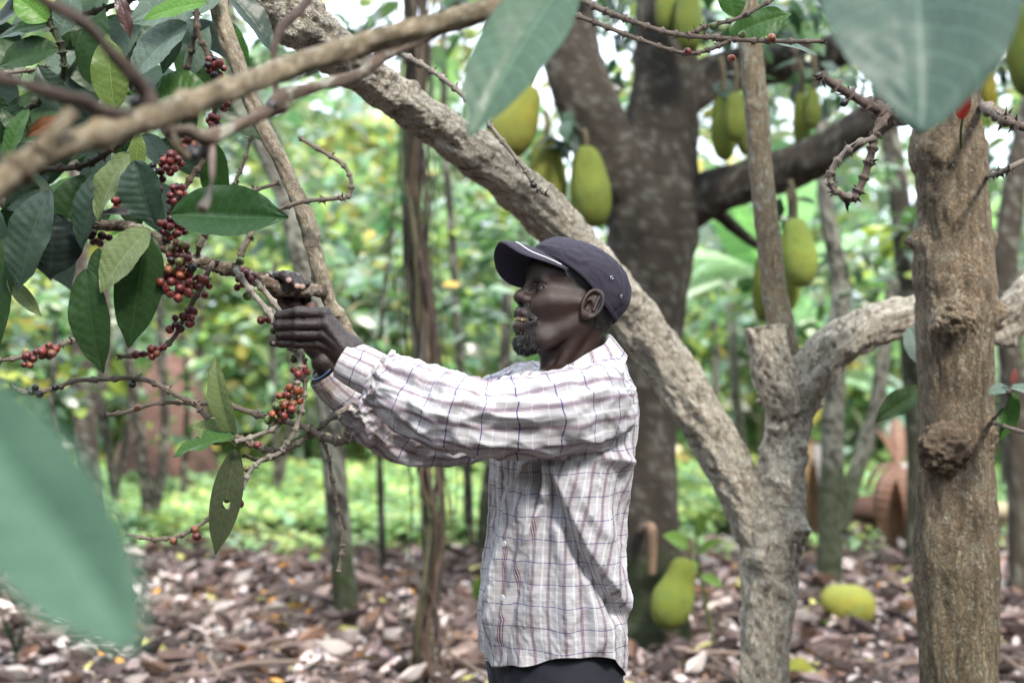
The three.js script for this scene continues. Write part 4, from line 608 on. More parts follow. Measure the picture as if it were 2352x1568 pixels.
// ---------------------------------------------------------------- leafy spray above the cherries
const spray = thing('coffee_branch', 'leafy coffee spray with large glossy leaves filling the upper left corner', 'branch', P(-120, 330, 3.0));
part('stem', twigGeo([[-160, 330, 3.1], [-60, 300, 3.05], [60, 250, 3.0], [120, 200, 2.95], [146, 165, 2.92], [138, 102, 2.9], [114, 48, 2.9], [100, 10, 2.9]], 9, 6, { seed: 50, rgb: [0.06, 0.075, 0.04] }), barkFine, spray);
part('stem', twigGeo([[-150, 420, 3.1], [-40, 400, 3.05], [80, 390, 3.0], [190, 380, 2.95], [260, 340, 2.92], [310, 300, 2.9], [360, 280, 2.92], [420, 180, 2.9], [447, 70, 2.88], [452, -40, 2.9]], 8, 4.5, { seed: 51, rgb: [0.1, 0.08, 0.055] }), barkFine, spray);
part('stem', twigGeo([[-150, 120, 3.2], [60, 60, 3.15], [200, 30, 3.1], [330, -10, 3.05], [500, -60, 3.0]], 8, 5, { seed: 52, rgb: [0.1, 0.09, 0.06] }), barkFine, spray);
leaves(spray, [
  [298, 350, 224, 508, 92, 2.78, V(-0.5, 0.35, 0.8), PALE, { fold: 0.35, wave: 0.05, bend: 0.08 }], [234, 390, 186, 574, 90, 2.83, V(-0.4, 0.4, 0.8), BL, { bend: 0.06 }], [192, 402, 128, 592, 106, 2.9, V(0.2, 0.2, 0.9), DK, {}],
  [112, 436, 40, 670, 128, 2.78, V(-0.25, 0.4, 0.85), BL, { fold: 0.22, bend: 0.06, veins: 11 }], [128, 490, 112, 640, 138, 2.88, V(0.3, 0.3, 0.8), [0.012, 0.03, 0.02], { gloss: 0.7 }], [18, 540, -6, 810, 86, 2.84, V(-0.3, 0.3, 0.9), DK, {}], [-20, 470, 20, 640, 70, 2.88, V(-0.3, 0.3, 0.9), BL, {}],
  [428, 52, 298, 186, 116, 2.76, V(0.15, 0.75, 0.65), GREY, { fold: 0.3, bend: 0.05, gloss: 0.7 }], [474, 204, 336, 230, 122, 2.79, V(0, 0.62, 0.75), MID, { fold: 0.45, bend: 0.03 }], [205, 192, 240, 18, 90, 2.84, V(-0.3, 0.2, 0.9), DK, { fold: 0.2 }],
  [262, 252, 244, 78, 88, 2.76, V(0.1, 0.25, 0.9), YG, { fold: 0.3, wave: 0.03 }], [132, 110, -6, 152, 92, 2.8, V(0, 0.5, 0.85), DK, { fold: 0.3, gloss: 0.35 }], [106, 50, 32, -10, 76, 2.78, V(0.2, 0.2, 0.9), LIME, { veins: 13, wave: 0.04 }], [106, 56, 28, 70, 54, 2.8, V(0, 0.6, 0.8), MID, {}],
  [524, -36, 292, 52, 150, 2.98, V(0.1, 0.5, 0.85), GREY, { fold: 0.12 }], [474, 4, 326, 46, 60, 2.74, V(0, 0.55, 0.8), LIME, { fold: 0.25 }], [510, -26, 628, 126, 92, 2.72, V(0.45, 0.6, 0.6), BL, { fold: 0.55 }], [270, -14, 298, 86, 34, 2.86, V(0.3, 0.2, 0.9), [0.11, 0.04, 0.035], { gloss: 0.8, wave: 0.06 }],
  [104, 62, -8, 88, 50, 2.92, V(0, 0.7, 0.7), BL, {}], [170, -20, 138, 84, 66, 2.9, V(0.2, 0.4, 0.9), GREY, {}], [152, 262, 84, 148, 66, 2.9, V(-0.2, 0.4, 0.9), BL, {}], [138, 274, 56, 314, 46, 2.86, V(0.1, 0.5, 0.8), [0.26, 0.085, 0.018], {}], [64, 250, 12, 378, 64, 2.82, V(-0.4, 0.3, 0.8), MID, {}],
  [64, 300, 2, 246, 66, 2.84, V(0.2, 0.3, 0.9), DK, {}], [92, 342, -14, 402, 94, 2.86, V(-0.1, 0.6, 0.7), DK, {}], [330, 306, 374, 384, 56, 2.86, V(0.3, 0.5, 0.8), GREY, {}], [252, 290, 156, 366, 78, 2.9, V(0, 0.5, 0.8), DK, {}], [170, 232, 168, 330, 60, 2.92, V(0.3, 0.3, 0.9), BL, {}], [345, 490, 218, 494, 44, 2.82, V(0, 0.8, 0.5), [0.05, 0.022, 0.015], { gloss: 0.8 }],
  [310, 400, 318, 300, 40, 2.8, V(0.3, 0.2, 0.9), YG, {}], [430, 175, 480, 60, 50, 2.92, V(0.4, 0.4, 0.8), GREY, {}], [16, 330, -30, 200, 80, 2.9, V(-0.2, 0.2, 0.9), DK, {}], [90, 430, 10, 480, 90, 2.94, V(0, 0.5, 0.8), DK, {}], [330, 240, 420, 300, 66, 2.96, V(0.2, 0.5, 0.8), DK, {}],
]);
{
  const R = rng(88), cols = [DK, DK, BL, BL, MID, GREY, DK];
  for (let i = 0; i < 74; i++) { const x = -60 + R() * 560, y = -60 + R() * 560, a = R() * 6.283, L = 120 + R() * 90, d = 3.02 + R() * 0.5; if (x > 300 && y > 330) continue; part('leaf', leafGeo(P(x, y, d), P(x + Math.cos(a) * L, y + Math.abs(Math.sin(a)) * L, d + (R() - 0.5) * 0.15), L * (0.42 + R() * 0.12) / FOCAL * d, V(R() - 0.5, R() * 0.8, 0.7), { seed: i, nl: 20, nw: 8, fold: R() * 0.4 }), leafMat(cols[Math.floor(R() * 7)], false, 0.55), spray); }
}
// ---------------------------------------------------------------- bare twigs elsewhere at the same distance
function bareTwig(label, list, group, seed, cherries = []) {
  const t = thing('coffee_twig', label, 'twig', P(list[0][0][0][0], list[0][0][0][1], list[0][0][0][2]), group);
  list.forEach(([rows, r0, r1, o], i) => part('twig', twigGeo(rows, r0, r1, { seed: seed + i, tuft: 0.9, ...o }), barkFine, t));
  for (const [x, y, d, n, sx, sy, k] of cherries) cluster(t, x, y, d, n, sx, sy, k, x); return t;
}
bareTwig('pale bare twig poking out from behind the blurred hanging leaf', [[[[860, 100, 3.1], [930, 128, 3.0], [985, 158, 2.95], [1030, 190, 2.9], [1090, 245, 2.86], [1140, 306, 2.84], [1195, 375, 2.83], [1222, 415, 2.83], [1252, 446, 2.83]], 6.5, 4, { rgb: [0.33, 0.29, 0.26] }]], null, 61, [[1226, 425, 2.83, 1, 2, 2, 'k']]);
bareTwig('forked twig with green berries crossing before upper jackfruits', [[[[1200, -30, 3.0], [1310, 28, 2.95], [1400, 64, 2.92], [1490, 98, 2.9], [1575, 122, 2.9], [1640, 110, 2.9], [1690, 84, 2.9]], 5.5, 4.2], [[[1240, -50, 3.0], [1365, 14, 2.94], [1440, 44, 2.92], [1540, 76, 2.9], [1640, 86, 2.9], [1760, 94, 2.9], [1890, 94, 2.9]], 7, 4.6], [[[1580, 80, 2.9], [1630, 58, 2.9], [1700, 40, 2.9], [1790, -10, 2.9]], 5, 4]], null, 65, [[1640, 62, 2.9, 1, 2, 2, 'g'], [1706, 78, 2.9, 1, 2, 2, 'g'], [1680, 130, 2.9, 2, 5, 7, 'o'], [1772, 85, 2.89, 1, 2, 2, 'o'], [1582, 120, 2.89, 2, 4, 6, 'r']]);
bareTwig('thick knobbly twig curling into a hook left of thick trunk', [[[[2180, 262, 3.9], [2120, 270, 3.5], [2050, 262, 3.06], [2010, 248, 2.95], [1950, 214, 2.92], [1888, 176, 2.9]], 14, 9, { spread: 1.5, rgb: [0.22, 0.165, 0.145] }], [[[2040, 262, 2.98], [2014, 300, 2.94], [2004, 345, 2.92], [1988, 400, 2.92], [1968, 445, 2.92], [1945, 462, 2.92]], 9, 8, { spread: 1.5, every: 30, rgb: [0.19, 0.14, 0.12] }], [[[2008, 318, 2.92], [1968, 330, 2.9], [1930, 362, 2.9], [1908, 400, 2.9], [1912, 430, 2.9], [1940, 448, 2.91], [1966, 452, 2.92]], 6.5, 7, { spread: 1.5, every: 30, rgb: [0.34, 0.29, 0.26] }]], null, 70, [[1940, 236, 2.9, 1, 2, 2, 'k']]);
bareTwig('rough twig reaching to picture edge right of red flower bud', [[[[2245, 238, 3.8], [2284, 257, 3.15], [2310, 275, 2.96], [2352, 292, 2.95], [2440, 330, 2.95]], 10, 9, { spread: 1.6 }]], null, 74);
bareTwig('knobbly grey twig at picture edge below the rough twig', [[[[2440, 340, 3.0], [2352, 370, 2.96], [2310, 390, 2.95], [2288, 399, 3.15], [2262, 408, 3.8]], 7, 5, { spread: 1.5, rgb: [0.32, 0.27, 0.24] }]], null, 76);
leaves(scene.getObjectByName('coffee_twig_001'), [[1676, 84, 1820, 30, 74, 3.0, V(0.1, 0.3, 0.9), MID, { wave: 0.05 }], [1740, 92, 1880, 128, 40, 2.98, V(0, 0.8, 0.5), GREY, {}], [1690, 40, 1660, -60, 70, 3.1, V(0, 0.5, 0.8), MID, {}]]);
{
  const t = thing('coffee_twig', 'leafy shoot with pink bud right of the thick trunk', 'twig', P(2300, 1000, 3.4));
  part('twig', twigGeo([[2255, 985, 3.8], [2294, 950, 3.42], [2316, 910, 3.35], [2326, 878, 3.35]], 3.5, 2.5, { seed: 90 }), barkFine, t);
  part('twig', twigGeo([[2250, 960, 3.8], [2296, 975, 3.42], [2352, 992, 3.35], [2430, 1010, 3.3]], 5, 4, { seed: 91 }), barkFine, t);
  leaves(t, [[2320, 890, 2270, 905, 40, 3.36, V(0, 0.8, 0.5), GREY, {}], [2320, 890, 2400, 910, 40, 3.36, V(0, 0.8, 0.5), GREY, {}], [2326, 882, 2334, 845, 16, 3.34, V(0, 0.2, 0.9), [0.35, 0.1, 0.09], { nl: 12, nw: 6 }], [2330, 900, 2300, 1010, 50, 3.4, V(0.4, 0.3, 0.8), MID, {}]]);
}
// ================================================================ out of focus branches and leaves close to the camera
{
  const t = thing('coffee_branch', 'blurred thick branch slanting across the upper left close to camera', 'branch', P(-160, 520, 1.8));
  const B = (rows, o = {}) => limb(rowsAt(rows.map(([x, y, d, r]) => [x, y, d - 0.45 * smooth(900, -150, x), r])), { step: 0.004, around: 28, relief: 0.0016, grain: 160, long: 30, lump: 0.005, lumpScale: 26, uvScale: 1.8, color: bark([0.19, 0.15, 0.095], { lichen: 0.06, seed: o.seed ?? 1, dark: 0.45, scale: 38, lichenRgb: [0.36, 0.33, 0.28] }), ...o });
  part('limb', B([[-260, 620, 1.75, 30], [-80, 480, 1.75, 32], [10, 415, 1.75, 32], [60, 375, 1.75, 30], [150, 330, 1.75, 30], [270, 297, 1.75, 27], [375, 262, 1.75, 29], [480, 222, 1.75, 27], [610, 176, 1.75, 27], [800, 112, 1.76, 27], [950, 68, 1.77, 26], [1150, 15, 1.78, 25], [1320, -40, 1.8, 22], [1500, -100, 1.8, 20]], { seed: 2, knots: [{ t: 0.2, a: 0, w: 0.014, h: 0.006, ring: 1 }, { t: 0.36, a: 0, w: 0.012, h: 0.005, ring: 1 }, { t: 0.5, a: 0, w: 0.012, h: 0.004, ring: 1 }] }), barkFine, t);
  part('limb', B([[-60, 160, 1.78, 14], [0, 178, 1.77, 14], [85, 204, 1.76, 15], [170, 226, 1.75, 15], [220, 247, 1.75, 16], [300, 268, 1.75, 14], [340, 276, 1.75, 10]], { seed: 3, color: bark([0.085, 0.056, 0.046], { seed: 4 }) }), barkFine, t);
  part('limb', B([[60, -30, 1.8, 11], [95, 0, 1.79, 12], [190, 51, 1.78, 13], [265, 130, 1.77, 14], [300, 170, 1.76, 16], [333, 211, 1.76, 19], [352, 262, 1.75, 18]], { seed: 5, color: bark([0.085, 0.056, 0.048], { seed: 4 }) }), barkFine, t);
  part('limb', B([[90, 350, 1.74, 20], [130, 300, 1.73, 19], [165, 256, 1.72, 17]], { seed: 6 }), barkFine, t);
  part('leaf', leafGeo(P(1330, -90, 1.78), P(1076, 316, 1.62), 205 / FOCAL * 1.7, V(-0.25, 0.35, 0.9), { fold: 0.3, bend: 0.03, veins: 9, wave: 0.02, blunt: 1.05 }), leafMat([0.1, 0.2, 0.12], true, 0.6), t);
  const R = rng(7); cherry(t, P(318, 238, 1.53), 0.009, 'k', R);
  const u = thing('coffee_branch', 'thinner blurred branch running below the thick slanting one', 'branch', P(960, 70, 1.92));
  part('limb', B([[374, 296, 1.9, 12], [428, 300, 1.9, 13], [476, 316, 1.9, 20], [544, 289, 1.9, 14], [600, 262, 1.9, 15], [640, 236, 1.9, 24], [665, 218, 1.9, 17], [740, 196, 1.91, 13], [830, 168, 1.92, 14], [880, 130, 1.93, 14], [960, 90, 1.95, 12], [1080, 40, 1.96, 12]], { seed: 7, color: bark([0.16, 0.115, 0.09], { seed: 8, lichen: 0.04 }) }), barkFine, u);
  part('twig', B([[384, 296, 1.9, 9], [408, 338, 1.9, 9], [432, 362, 1.9, 8]], { seed: 8 }), barkFine, u);
  part('twig', B([[484, 318, 1.9, 7], [486, 400, 1.88, 5], [478, 445, 1.87, 7], [464, 482, 1.86, 10]], { seed: 9, color: bark([0.4, 0.32, 0.3], { dark: 0.2 }) }), barkFine, u);
  part('twig', B([[720, -20, 1.95, 8], [690, 20, 1.94, 9], [646, 68, 1.93, 9], [629, 129, 1.92, 8], [632, 200, 1.91, 9], [640, 232, 1.9, 9]], { seed: 10, color: bark([0.12, 0.08, 0.07]) }), barkFine, u);
  cherry(u, P(444, 352, 1.73), 0.01, 'k', R); cherry(u, P(470, 350, 1.74), 0.009, 'k', R); cherry(u, P(625, 243, 1.82), 0.009, 'k', R);
  const v = thing('coffee_leaf', 'huge soft grey green leaf hanging into the upper right corner', 'leaf', P(2100, -160, 1.5));
  part('blade', leafGeo(P(2090, -300, 1.55), P(2122, 304, 1.4), 458 / FOCAL * 1.45, V(-0.1, 0.45, 0.9), { fold: 0.16, bend: 0.04, veins: 7, wave: 0.02, blunt: 1.02, ribs: 0.016, power: 0.66, point: 0.2 }), leafMat([0.1, 0.18, 0.145], true, 0.3), v);
  part('stalk', limb(rowsAt([[2090, -298, 1.55, 7], [2080, -380, 1.6, 7], [2060, -480, 1.7, 9]]), { step: 0.01, around: 8, color: bark([0.14, 0.17, 0.08]) }), barkFine, v);
  const w = thing('coffee_leaf', 'very blurred mint green leaf nearest the camera at lower left', 'leaf', P(-250, 740, 0.74));
  part('blade', leafGeo(P(-250, 740, 0.74), P(318, 1500, 0.67), 330 / FOCAL * 0.7, V(-0.3, 0.5, 0.8), { fold: 0.3, bend: -0.05, veins: 9, wave: 0.03, blunt: 1.2, power: 0.6, point: 0.2, ribs: 0.05 }), leafMat([0.12, 0.25, 0.17], true, 0.4), w);
  part('stalk', limb(rowsAt([[-248, 742, 0.74, 10], [-320, 690, 0.76, 10], [-440, 630, 0.8, 12]]), { step: 0.01, around: 8, color: bark([0.14, 0.17, 0.08]) }), barkFine, w);
}
// ---------------------------------------------------------------- small seedlings in the litter
function seedling(label, x, y, list, rgb) {
  const d = FOCAL * EYE / (y - HALF_H), t = thing('seedling', label, 'seedling', P(x, y, d), 'small seedlings in the litter');
  for (const [bx, by, tx, ty, w] of list) part('leaf', leafGeo(P(bx, by, d), P(tx, ty, d - 0.02), w / FOCAL * d, V(0.1, 0.5, 0.8), { nl: 12, nw: 6, seed: bx }), leafMat(rgb, false, 0.3), t);
  part('stem', limb(rowsAt([[x, y + 3, d, 3], [x + 1, (y + list[0][1]) / 2, d, 2.5], [list[0][0], list[0][1], d, 2]]), { step: 0.02, around: 6, color: bark([0.09, 0.12, 0.05]) }), barkFine, t);
}
seedling('grassy dark shoot at the lower left picture corner', 36, 1545, [[38, 1500, 0, 1405, 12], [38, 1500, 58, 1430, 10], [36, 1505, 20, 1440, 9]], [0.03, 0.07, 0.03]);
seedling('bright seedling with two broad leaves behind the mint leaf', 60, 1330, [[60, 1295, 18, 1272, 30], [60, 1295, 102, 1290, 34], [60, 1300, 70, 1270, 24]], [0.06, 0.19, 0.02]);
seedling('yellow green upright leaf beside the vines at the shirt hem', 1096, 1400, [[1096, 1380, 1104, 1318, 24], [1096, 1385, 1086, 1330, 16]], [0.13, 0.26, 0.04]);
seedling('low green seedling between vines and trousers', 890, 1545, [[890, 1535, 870, 1520, 16], [890, 1535, 912, 1522, 16]], [0.08, 0.2, 0.06]);
seedling('small green sprout in front of the fallen jackfruit', 1915, 1450, [[1915, 1440, 1890, 1425, 16], [1915, 1440, 1940, 1428, 16]], [0.1, 0.22, 0.05]);
// ================================================================ the picker
const MD = 2.9, MS = MD / FOCAL, mx = (x) => (x - HALF_W) * MS, my = (y) => EYE - (y - HALF_H) * MS;
const person = thing('person', 'man in white checked shirt and dark cap reaching up to pick coffee cherries', 'person', V(mx(1275), 0, -MD));
// ---------------------------------------------------------------- head, in millimetres: f forward, u up, l towards his left
const YAW = 17 * Math.PI / 180, PITCH = 17 * Math.PI / 180, ROLL = 4 * Math.PI / 180;
const hO = V(0.1323, 1.589, -2.9), hF = V(-Math.cos(YAW) * Math.cos(PITCH), Math.sin(PITCH), Math.sin(YAW) * Math.cos(PITCH)), hL0 = V(Math.sin(YAW), 0, Math.cos(YAW)), hU0 = V(0, 0, 0).crossVectors(hF, hL0);
const hL = hL0.clone().multiplyScalar(Math.cos(ROLL)).addScaledVector(hU0, Math.sin(ROLL)), hU = V(0, 0, 0).crossVectors(hF, hL);
const headToWorld = (f, u, l) => hO.clone().addScaledVector(hF, f / 1000).addScaledVector(hU, u / 1000).addScaledVector(hL, l / 1000);
const loc = [0, 0, 0];
function toHead(x, y, z) { const a = (x - hO.x) * 1000, b = (y - hO.y) * 1000, c = (z - hO.z) * 1000; loc[0] = a * hF.x + b * hF.y + c * hF.z; loc[1] = a * hU.x + b * hU.y + c * hU.z; loc[2] = a * hL.x + b * hL.y + c * hL.z; return loc; }
function headField(f, u, ls) {
  const l = Math.abs(ls);
  let d = ellipsoid(f, u, l, [4, 58, 0], [96, 64, 71]);
  d = smin(d, ellipsoid(f, u, l, [-28, 14, 0], [58, 56, 58]), 24);
  d = smin(d, ellipsoid(f, u, l, [75, 46, 0], [45, 40, 60]), 24);
  d = smin(d, ellipsoid(f, u, l, [44, -16, 0], [58, 76, 60]), 26);
  d = smin(d, ellipsoid(f, u, l, [72, -14, 38], [26, 19, 22]), 26);              // cheekbone
  d = smin(d, capsule(f, u, l, [66, -12, 46, 9], [20, -2, 58, 9]), 34);
  d = smin(d, capsule(f, u, l, [6, -42, 50, 17], [58, -90, 33, 16]), 28);        // jaw
  d = smin(d, capsule(f, u, l, [58, -90, 33, 16], [86, -102, 0, 18]), 24);
  d = smin(d, ellipsoid(f, u, l, [88, -104, 0], [18, 17, 23]), 16);               // chin
  d = smin(d, capsule(f, u, l, [103, 21, 0, 13], [93, 24, 36, 12]), 14);         // brow
  d = smax(d, -ellipsoid(f, u, l, [117, 7, 34], [19, 13, 18]), 12);              // eye socket
  d = smin(d, ball(f, u, l, [88, 9, 32], 15.6), 4);                              // lids
  d = smax(d, -capsule(f, u, l, [106, 17, 20, 1.1], [92, 16, 47, 1.0]), 4);      // fold over the upper lid
  d = smax(d, -capsule(f, u, l, [104, -5, 22, 0.9], [93, -4, 44, 0.9]), 5);      // bag under the eye
  d = smax(d, -Math.min(capsule(f, u, l, [106, 8, 21, 1.8], [105, 9, 32, 3.6]), capsule(f, u, l, [105, 9, 32, 3.6], [94, 7.5, 48, 1.5])), 1); // lid slit
  d = smin(d, ellipsoid(f, u, l, [83, -54, 0], [38, 42, 37]), 22);                // muzzle
  d = smin(d, capsule(f, u, l, [106, 12, 0, 9], [121, -13, 0, 11]), 14);         // nose
  d = smin(d, ellipsoid(f, u, l, [121, -17, 0], [14, 12, 16]), 9);
  d = smin(d, ellipsoid(f, u, l, [109, -20, 16], [14, 10.5, 9.5]), 7);
  d = smax(d, -ellipsoid(f, u, l, [117, -31, 9], [7, 6, 5]), 3);                  // nostril
  d = smin(d, ellipsoid(f, u, l, [86, -27, 35], [16, 15, 15]), 18);               // cheek raised by the smile
  d = smax(d, -capsule(f, u, l, [106, -27, 26, 0.3], [86, -58, 41, 0.4]), 8);    // crease by the mouth
  d = smin(d, capsule(f, u, l, [119, -46, 0, 8], [112, -47, 15, 7.5]), 8);       // upper lip
  d = smin(d, capsule(f, u, l, [112, -47, 15, 7.5], [90, -57, 35, 4.5]), 8);
  d = smin(d, capsule(f, u, l, [113, -75, 0, 8.5], [107, -74, 14, 8]), 7);       // lower lip
  d = smin(d, capsule(f, u, l, [107, -74, 14, 8], [90, -63, 35, 4.5]), 7);
  d = smax(d, -smin(smin(capsule(f, u, l, [117, -60.5, 0, 7.6], [109, -60.5, 20, 6.8]), capsule(f, u, l, [109, -60.5, 20, 6.8], [92, -59.5, 37, 2.4]), 4), ellipsoid(f, u, l, [92, -61, 0], [26, 11, 24]), 4), 2);          // open mouth
  d = smax(d, -capsule(f, u, l, [108, -90, 0, 3], [98, -89, 18, 2]), 8);
  // ear
  const ef = f + 3 - (u - 4) * -0.12, eu = u - 2, el = l - 71 - Math.max(0, -ef) * 0.35, er = Math.hypot(ef / 18.5, eu / 28), ring = Math.hypot((er - 1) * 21, el - 6) - 4.2;
  let e = smin(ring, ellipsoid(ef, eu, el, [0, 0, 0], [19, 28, 5]), 4); e = smin(e, ellipsoid(ef, eu, el, [5, -25, 4], [10, 10, 6]), 5);
  e = smin(e, capsule(ef, eu, el, [-8, 16, 4.5, 3], [-7, -12, 5, 3.4]), 3); e = smax(e, -ellipsoid(ef, eu, el, [5, -6, 7], [8.5, 11, 9]), 3); e = smin(e, ellipsoid(ef, eu, el, [15, -5, 4], [5, 7, 5]), 4);
  d = smin(d, e, 5);
  return d;
}
const px = (x, y, d, rmm) => { const p = P(x, y, d); return [p.x, p.y, p.z, rmm / 1000]; };
const neck = [px(1325, 748, 2.905, 57), px(1304, 900, 2.9, 59)], mastoid = [px(1352, 735, 2.845, 10), px(1262, 880, 2.85, 9)], throat = [px(1262, 800, 2.88, 16), px(1258, 900, 2.87, 16)];
function skinHead(x, y, z) {
  const [f, u, l] = toHead(x, y, z); let d = headField(f, u, l) / 1000;
  d = smin(d, capsule(x, y, z, neck[0], neck[1]), 0.022); d = smin(d, capsule(x, y, z, mastoid[0], mastoid[1]), 0.014); d = smin(d, capsule(x, y, z, throat[0], throat[1]), 0.02);
  return d;
}
const SKIN = [0.026, 0.0122, 0.0092], HAIR = [0.009, 0.008, 0.009], LIP = [0.045, 0.021, 0.024];
function headColor(c, x, y, z) {
  const [f, u, ls] = toHead(x, y, z), l = Math.abs(ls), n = noise(x * 900, y * 900, z * 900), m = fbm(x * 90, y * 90, z * 90, 2), k = 1 + 0.18 * m;
  c[0] = SKIN[0] * k; c[1] = SKIN[1] * k; c[2] = SKIN[2] * k;
  let lip = Math.max(Math.exp(-Math.pow((capsule(f, u, l, [119, -46, 0, 8], [92, -58, 29, 4])) / 2.6, 2)) * (u < -41 ? 1 : 0), Math.exp(-Math.pow((capsule(f, u, l, [113, -75, 0, 8.5], [92, -61, 29, 4])) / 2.6, 2)) * (u > -84 ? 1 : 0));
  mix3(c, c.slice(), LIP, clamp(lip));
  const fuzz = 0.25 * n + 0.12 * m;
  const hair = f < 12 ? smooth(-46, -34, u + fuzz * 16) * smooth(-8, -20, f + (u < -20 ? 8 : 0) + fuzz * 12) + smooth(30, 38, u + fuzz * 14) : smooth(0, 9, u - 21 - (f - 24) * 0.36 + fuzz * 14) * smooth(96, 84, f);
  let beard = smooth(-82, -94, u + fuzz * 22) * smooth(60, 74, f + fuzz * 16) * smooth(46, 34, l + fuzz * 10);
  beard = Math.max(beard, smooth(9, 4, Math.abs(l - 35) + fuzz * 9) * smooth(-38, -50, u) * smooth(74, 82, f) * 0.85);
  beard = Math.max(beard, smooth(-29, -33, u + fuzz * 6) * smooth(-44, -40, u - l * 0.22 + fuzz * 5) * smooth(88, 94, f) * smooth(34, 28, l) * 0.8 * (1 - clamp(lip)));
  const stub = smooth(-50, -74, u) * smooth(18, 40, f) * 0.22 * (n > 0 ? 1 : 0.3);
  mix3(c, c.slice(), HAIR, clamp(Math.max(hair, beard, stub)));
  if (f > 84 && f < 118 && Math.abs(u - 27) < 4 + 2 * n && l > 12 && l < 46) mix3(c, c.slice(), HAIR, 0.35);
  if (f > 88 && capsule(f, u, l, [106, 8, 21, 1.8], [105, 9, 32, 3.6]) < 1.6 || f > 88 && capsule(f, u, l, [105, 9, 32, 3.6], [94, 7.5, 48, 1.5]) < 1.4) mix3(c, c.slice(), HAIR, 0.7);   // lashes
    // eyebrow
  if (ball(f, u, l, [100, -60, 0], 22) < 0 && f < 110 && u > -68 && u < -53) mix3(c, c.slice(), [0.05, 0.018, 0.016], 0.8);
}
const bodyGeos = [];
bodyGeos.push(sdfMesh(skinHead, [-0.03, 1.40, -3.01], [0.25, 1.73, -2.78], 0.002, headColor));
// eyes and teeth
function colored(g, rgb) { const n = g.attributes.position.count, a = new Float32Array(n * 3); for (let i = 0; i < n; i++) a.set(typeof rgb === 'function' ? rgb(g.attributes.position.getX(i), g.attributes.position.getY(i), g.attributes.position.getZ(i)) : rgb, i * 3); g.setAttribute('color', new THREE.BufferAttribute(a, 3)); g.deleteAttribute('uv'); const ix = g.index.array; for (let i = 0; i < ix.length; i += 3) { const k = ix[i]; ix[i] = ix[i + 1]; ix[i + 1] = k; } return g; }   // the head's axes are left-handed
const headMatrix = new THREE.Matrix4().makeBasis(hF.clone().multiplyScalar(0.001), hU.clone().multiplyScalar(0.001), hL.clone().multiplyScalar(0.001)).setPosition(hO);
for (const s of [-1, 1]) { const g = colored(new THREE.SphereGeometry(13.6, 28, 20), (x, y, z) => { const a = Math.hypot(y + 0.5, z - 3.5 * s); return x > 0 && a < 6.4 ? (a < 3 ? [0.004, 0.003, 0.003] : [0.012, 0.006, 0.004]) : [0.16, 0.125, 0.11]; }); g.translate(89, 9, 32 * s); bodyGeos.push(g.applyMatrix4(headMatrix)); }
{
  const R = rng(3);
  for (let i = -5; i <= 5; i++) {
    const a = i * 0.215, w = i === 0 || Math.abs(i) === 1 ? 4.2 : 3.5; if (i === -2) continue;
    const g = new THREE.SphereGeometry(1, 14, 12); g.scale(3, 5.6 + R() * 1.4, w * (0.9 + R() * 0.1)); g.rotateY(-a); g.rotateZ((R() - 0.5) * 0.2); g.translate(87 + 29 * Math.cos(a), -57.5 - R() * 1.8, 29 * Math.sin(a));
    bodyGeos.push(colored(g, (x, y) => { const k = 0.8 + 0.4 * noise(x * 0.4, y * 0.4); return [0.5 * k, 0.37 * k, 0.23 * k]; }).applyMatrix4(headMatrix));
  }
  const tongue = new THREE.SphereGeometry(1, 20, 14); tongue.scale(22, 6, 18); tongue.translate(86, -69, 0); bodyGeos.push(colored(tongue, [0.16, 0.055, 0.05]).applyMatrix4(headMatrix));
}
// ---------------------------------------------------------------- hands
const near5 = (cx, cy, d, r) => px(564.5 + cx * 0.27, 517.4 + cy * 0.27, d, r);
function chain(x, y, z, list, k = 0.004) { let d = 1; for (let i = 1; i < list.length; i++) d = i === 1 ? capsule(x, y, z, list[0], list[1]) : smin(d, capsule(x, y, z, list[i - 1], list[i]), k); return d; }
const nFingers = [
  [near5(665, 752, 2.738, 12.5), near5(440, 742, 2.728, 10.6), near5(288, 770, 2.742, 10), near5(300, 800, 2.765, 9.3), near5(380, 820, 2.788, 8.5)],
  [near5(680, 845, 2.732, 12.5), near5(440, 846, 2.724, 10.8), near5(282, 852, 2.738, 10), near5(290, 880, 2.764, 9.4), near5(370, 900, 2.786, 8.6)],
  [near5(655, 930, 2.736, 12), near5(435, 928, 2.728, 10.4), near5(296, 930, 2.742, 9.6), near5(300, 950, 2.766, 9), near5(370, 970, 2.786, 8.4)],
  [near5(615, 1010, 2.744, 11), near5(430, 1006, 2.738, 9.4), near5(310, 1000, 2.746, 8.6), near5(232, 998, 2.756, 7.8)]];
const nWrist = near5(885, 1092, 2.752, 28), nPalm = [[near5(840, 1040, 2.745, 23), nFingers[0][0]], [near5(850, 1060, 2.742, 22), nFingers[1][0]], [near5(850, 1085, 2.744, 22), nFingers[2][0]], [near5(840, 1105, 2.75, 20), nFingers[3][0]]];
const nArm = [nWrist, px(868, 866, 2.75, 31)], nThumb = [near5(800, 1000, 2.775, 16), near5(640, 860, 2.8, 13), near5(480, 790, 2.805, 11), near5(370, 800, 2.805, 9.5)];
const tendons = nPalm.map(([a, b]) => [[lerp(a[0], b[0], 0.1), lerp(a[1], b[1], 0.1), lerp(a[2], b[2], 0.1) + 0.0215, 0.003], [b[0], b[1], b[2] + 0.0095, 0.0042]]);
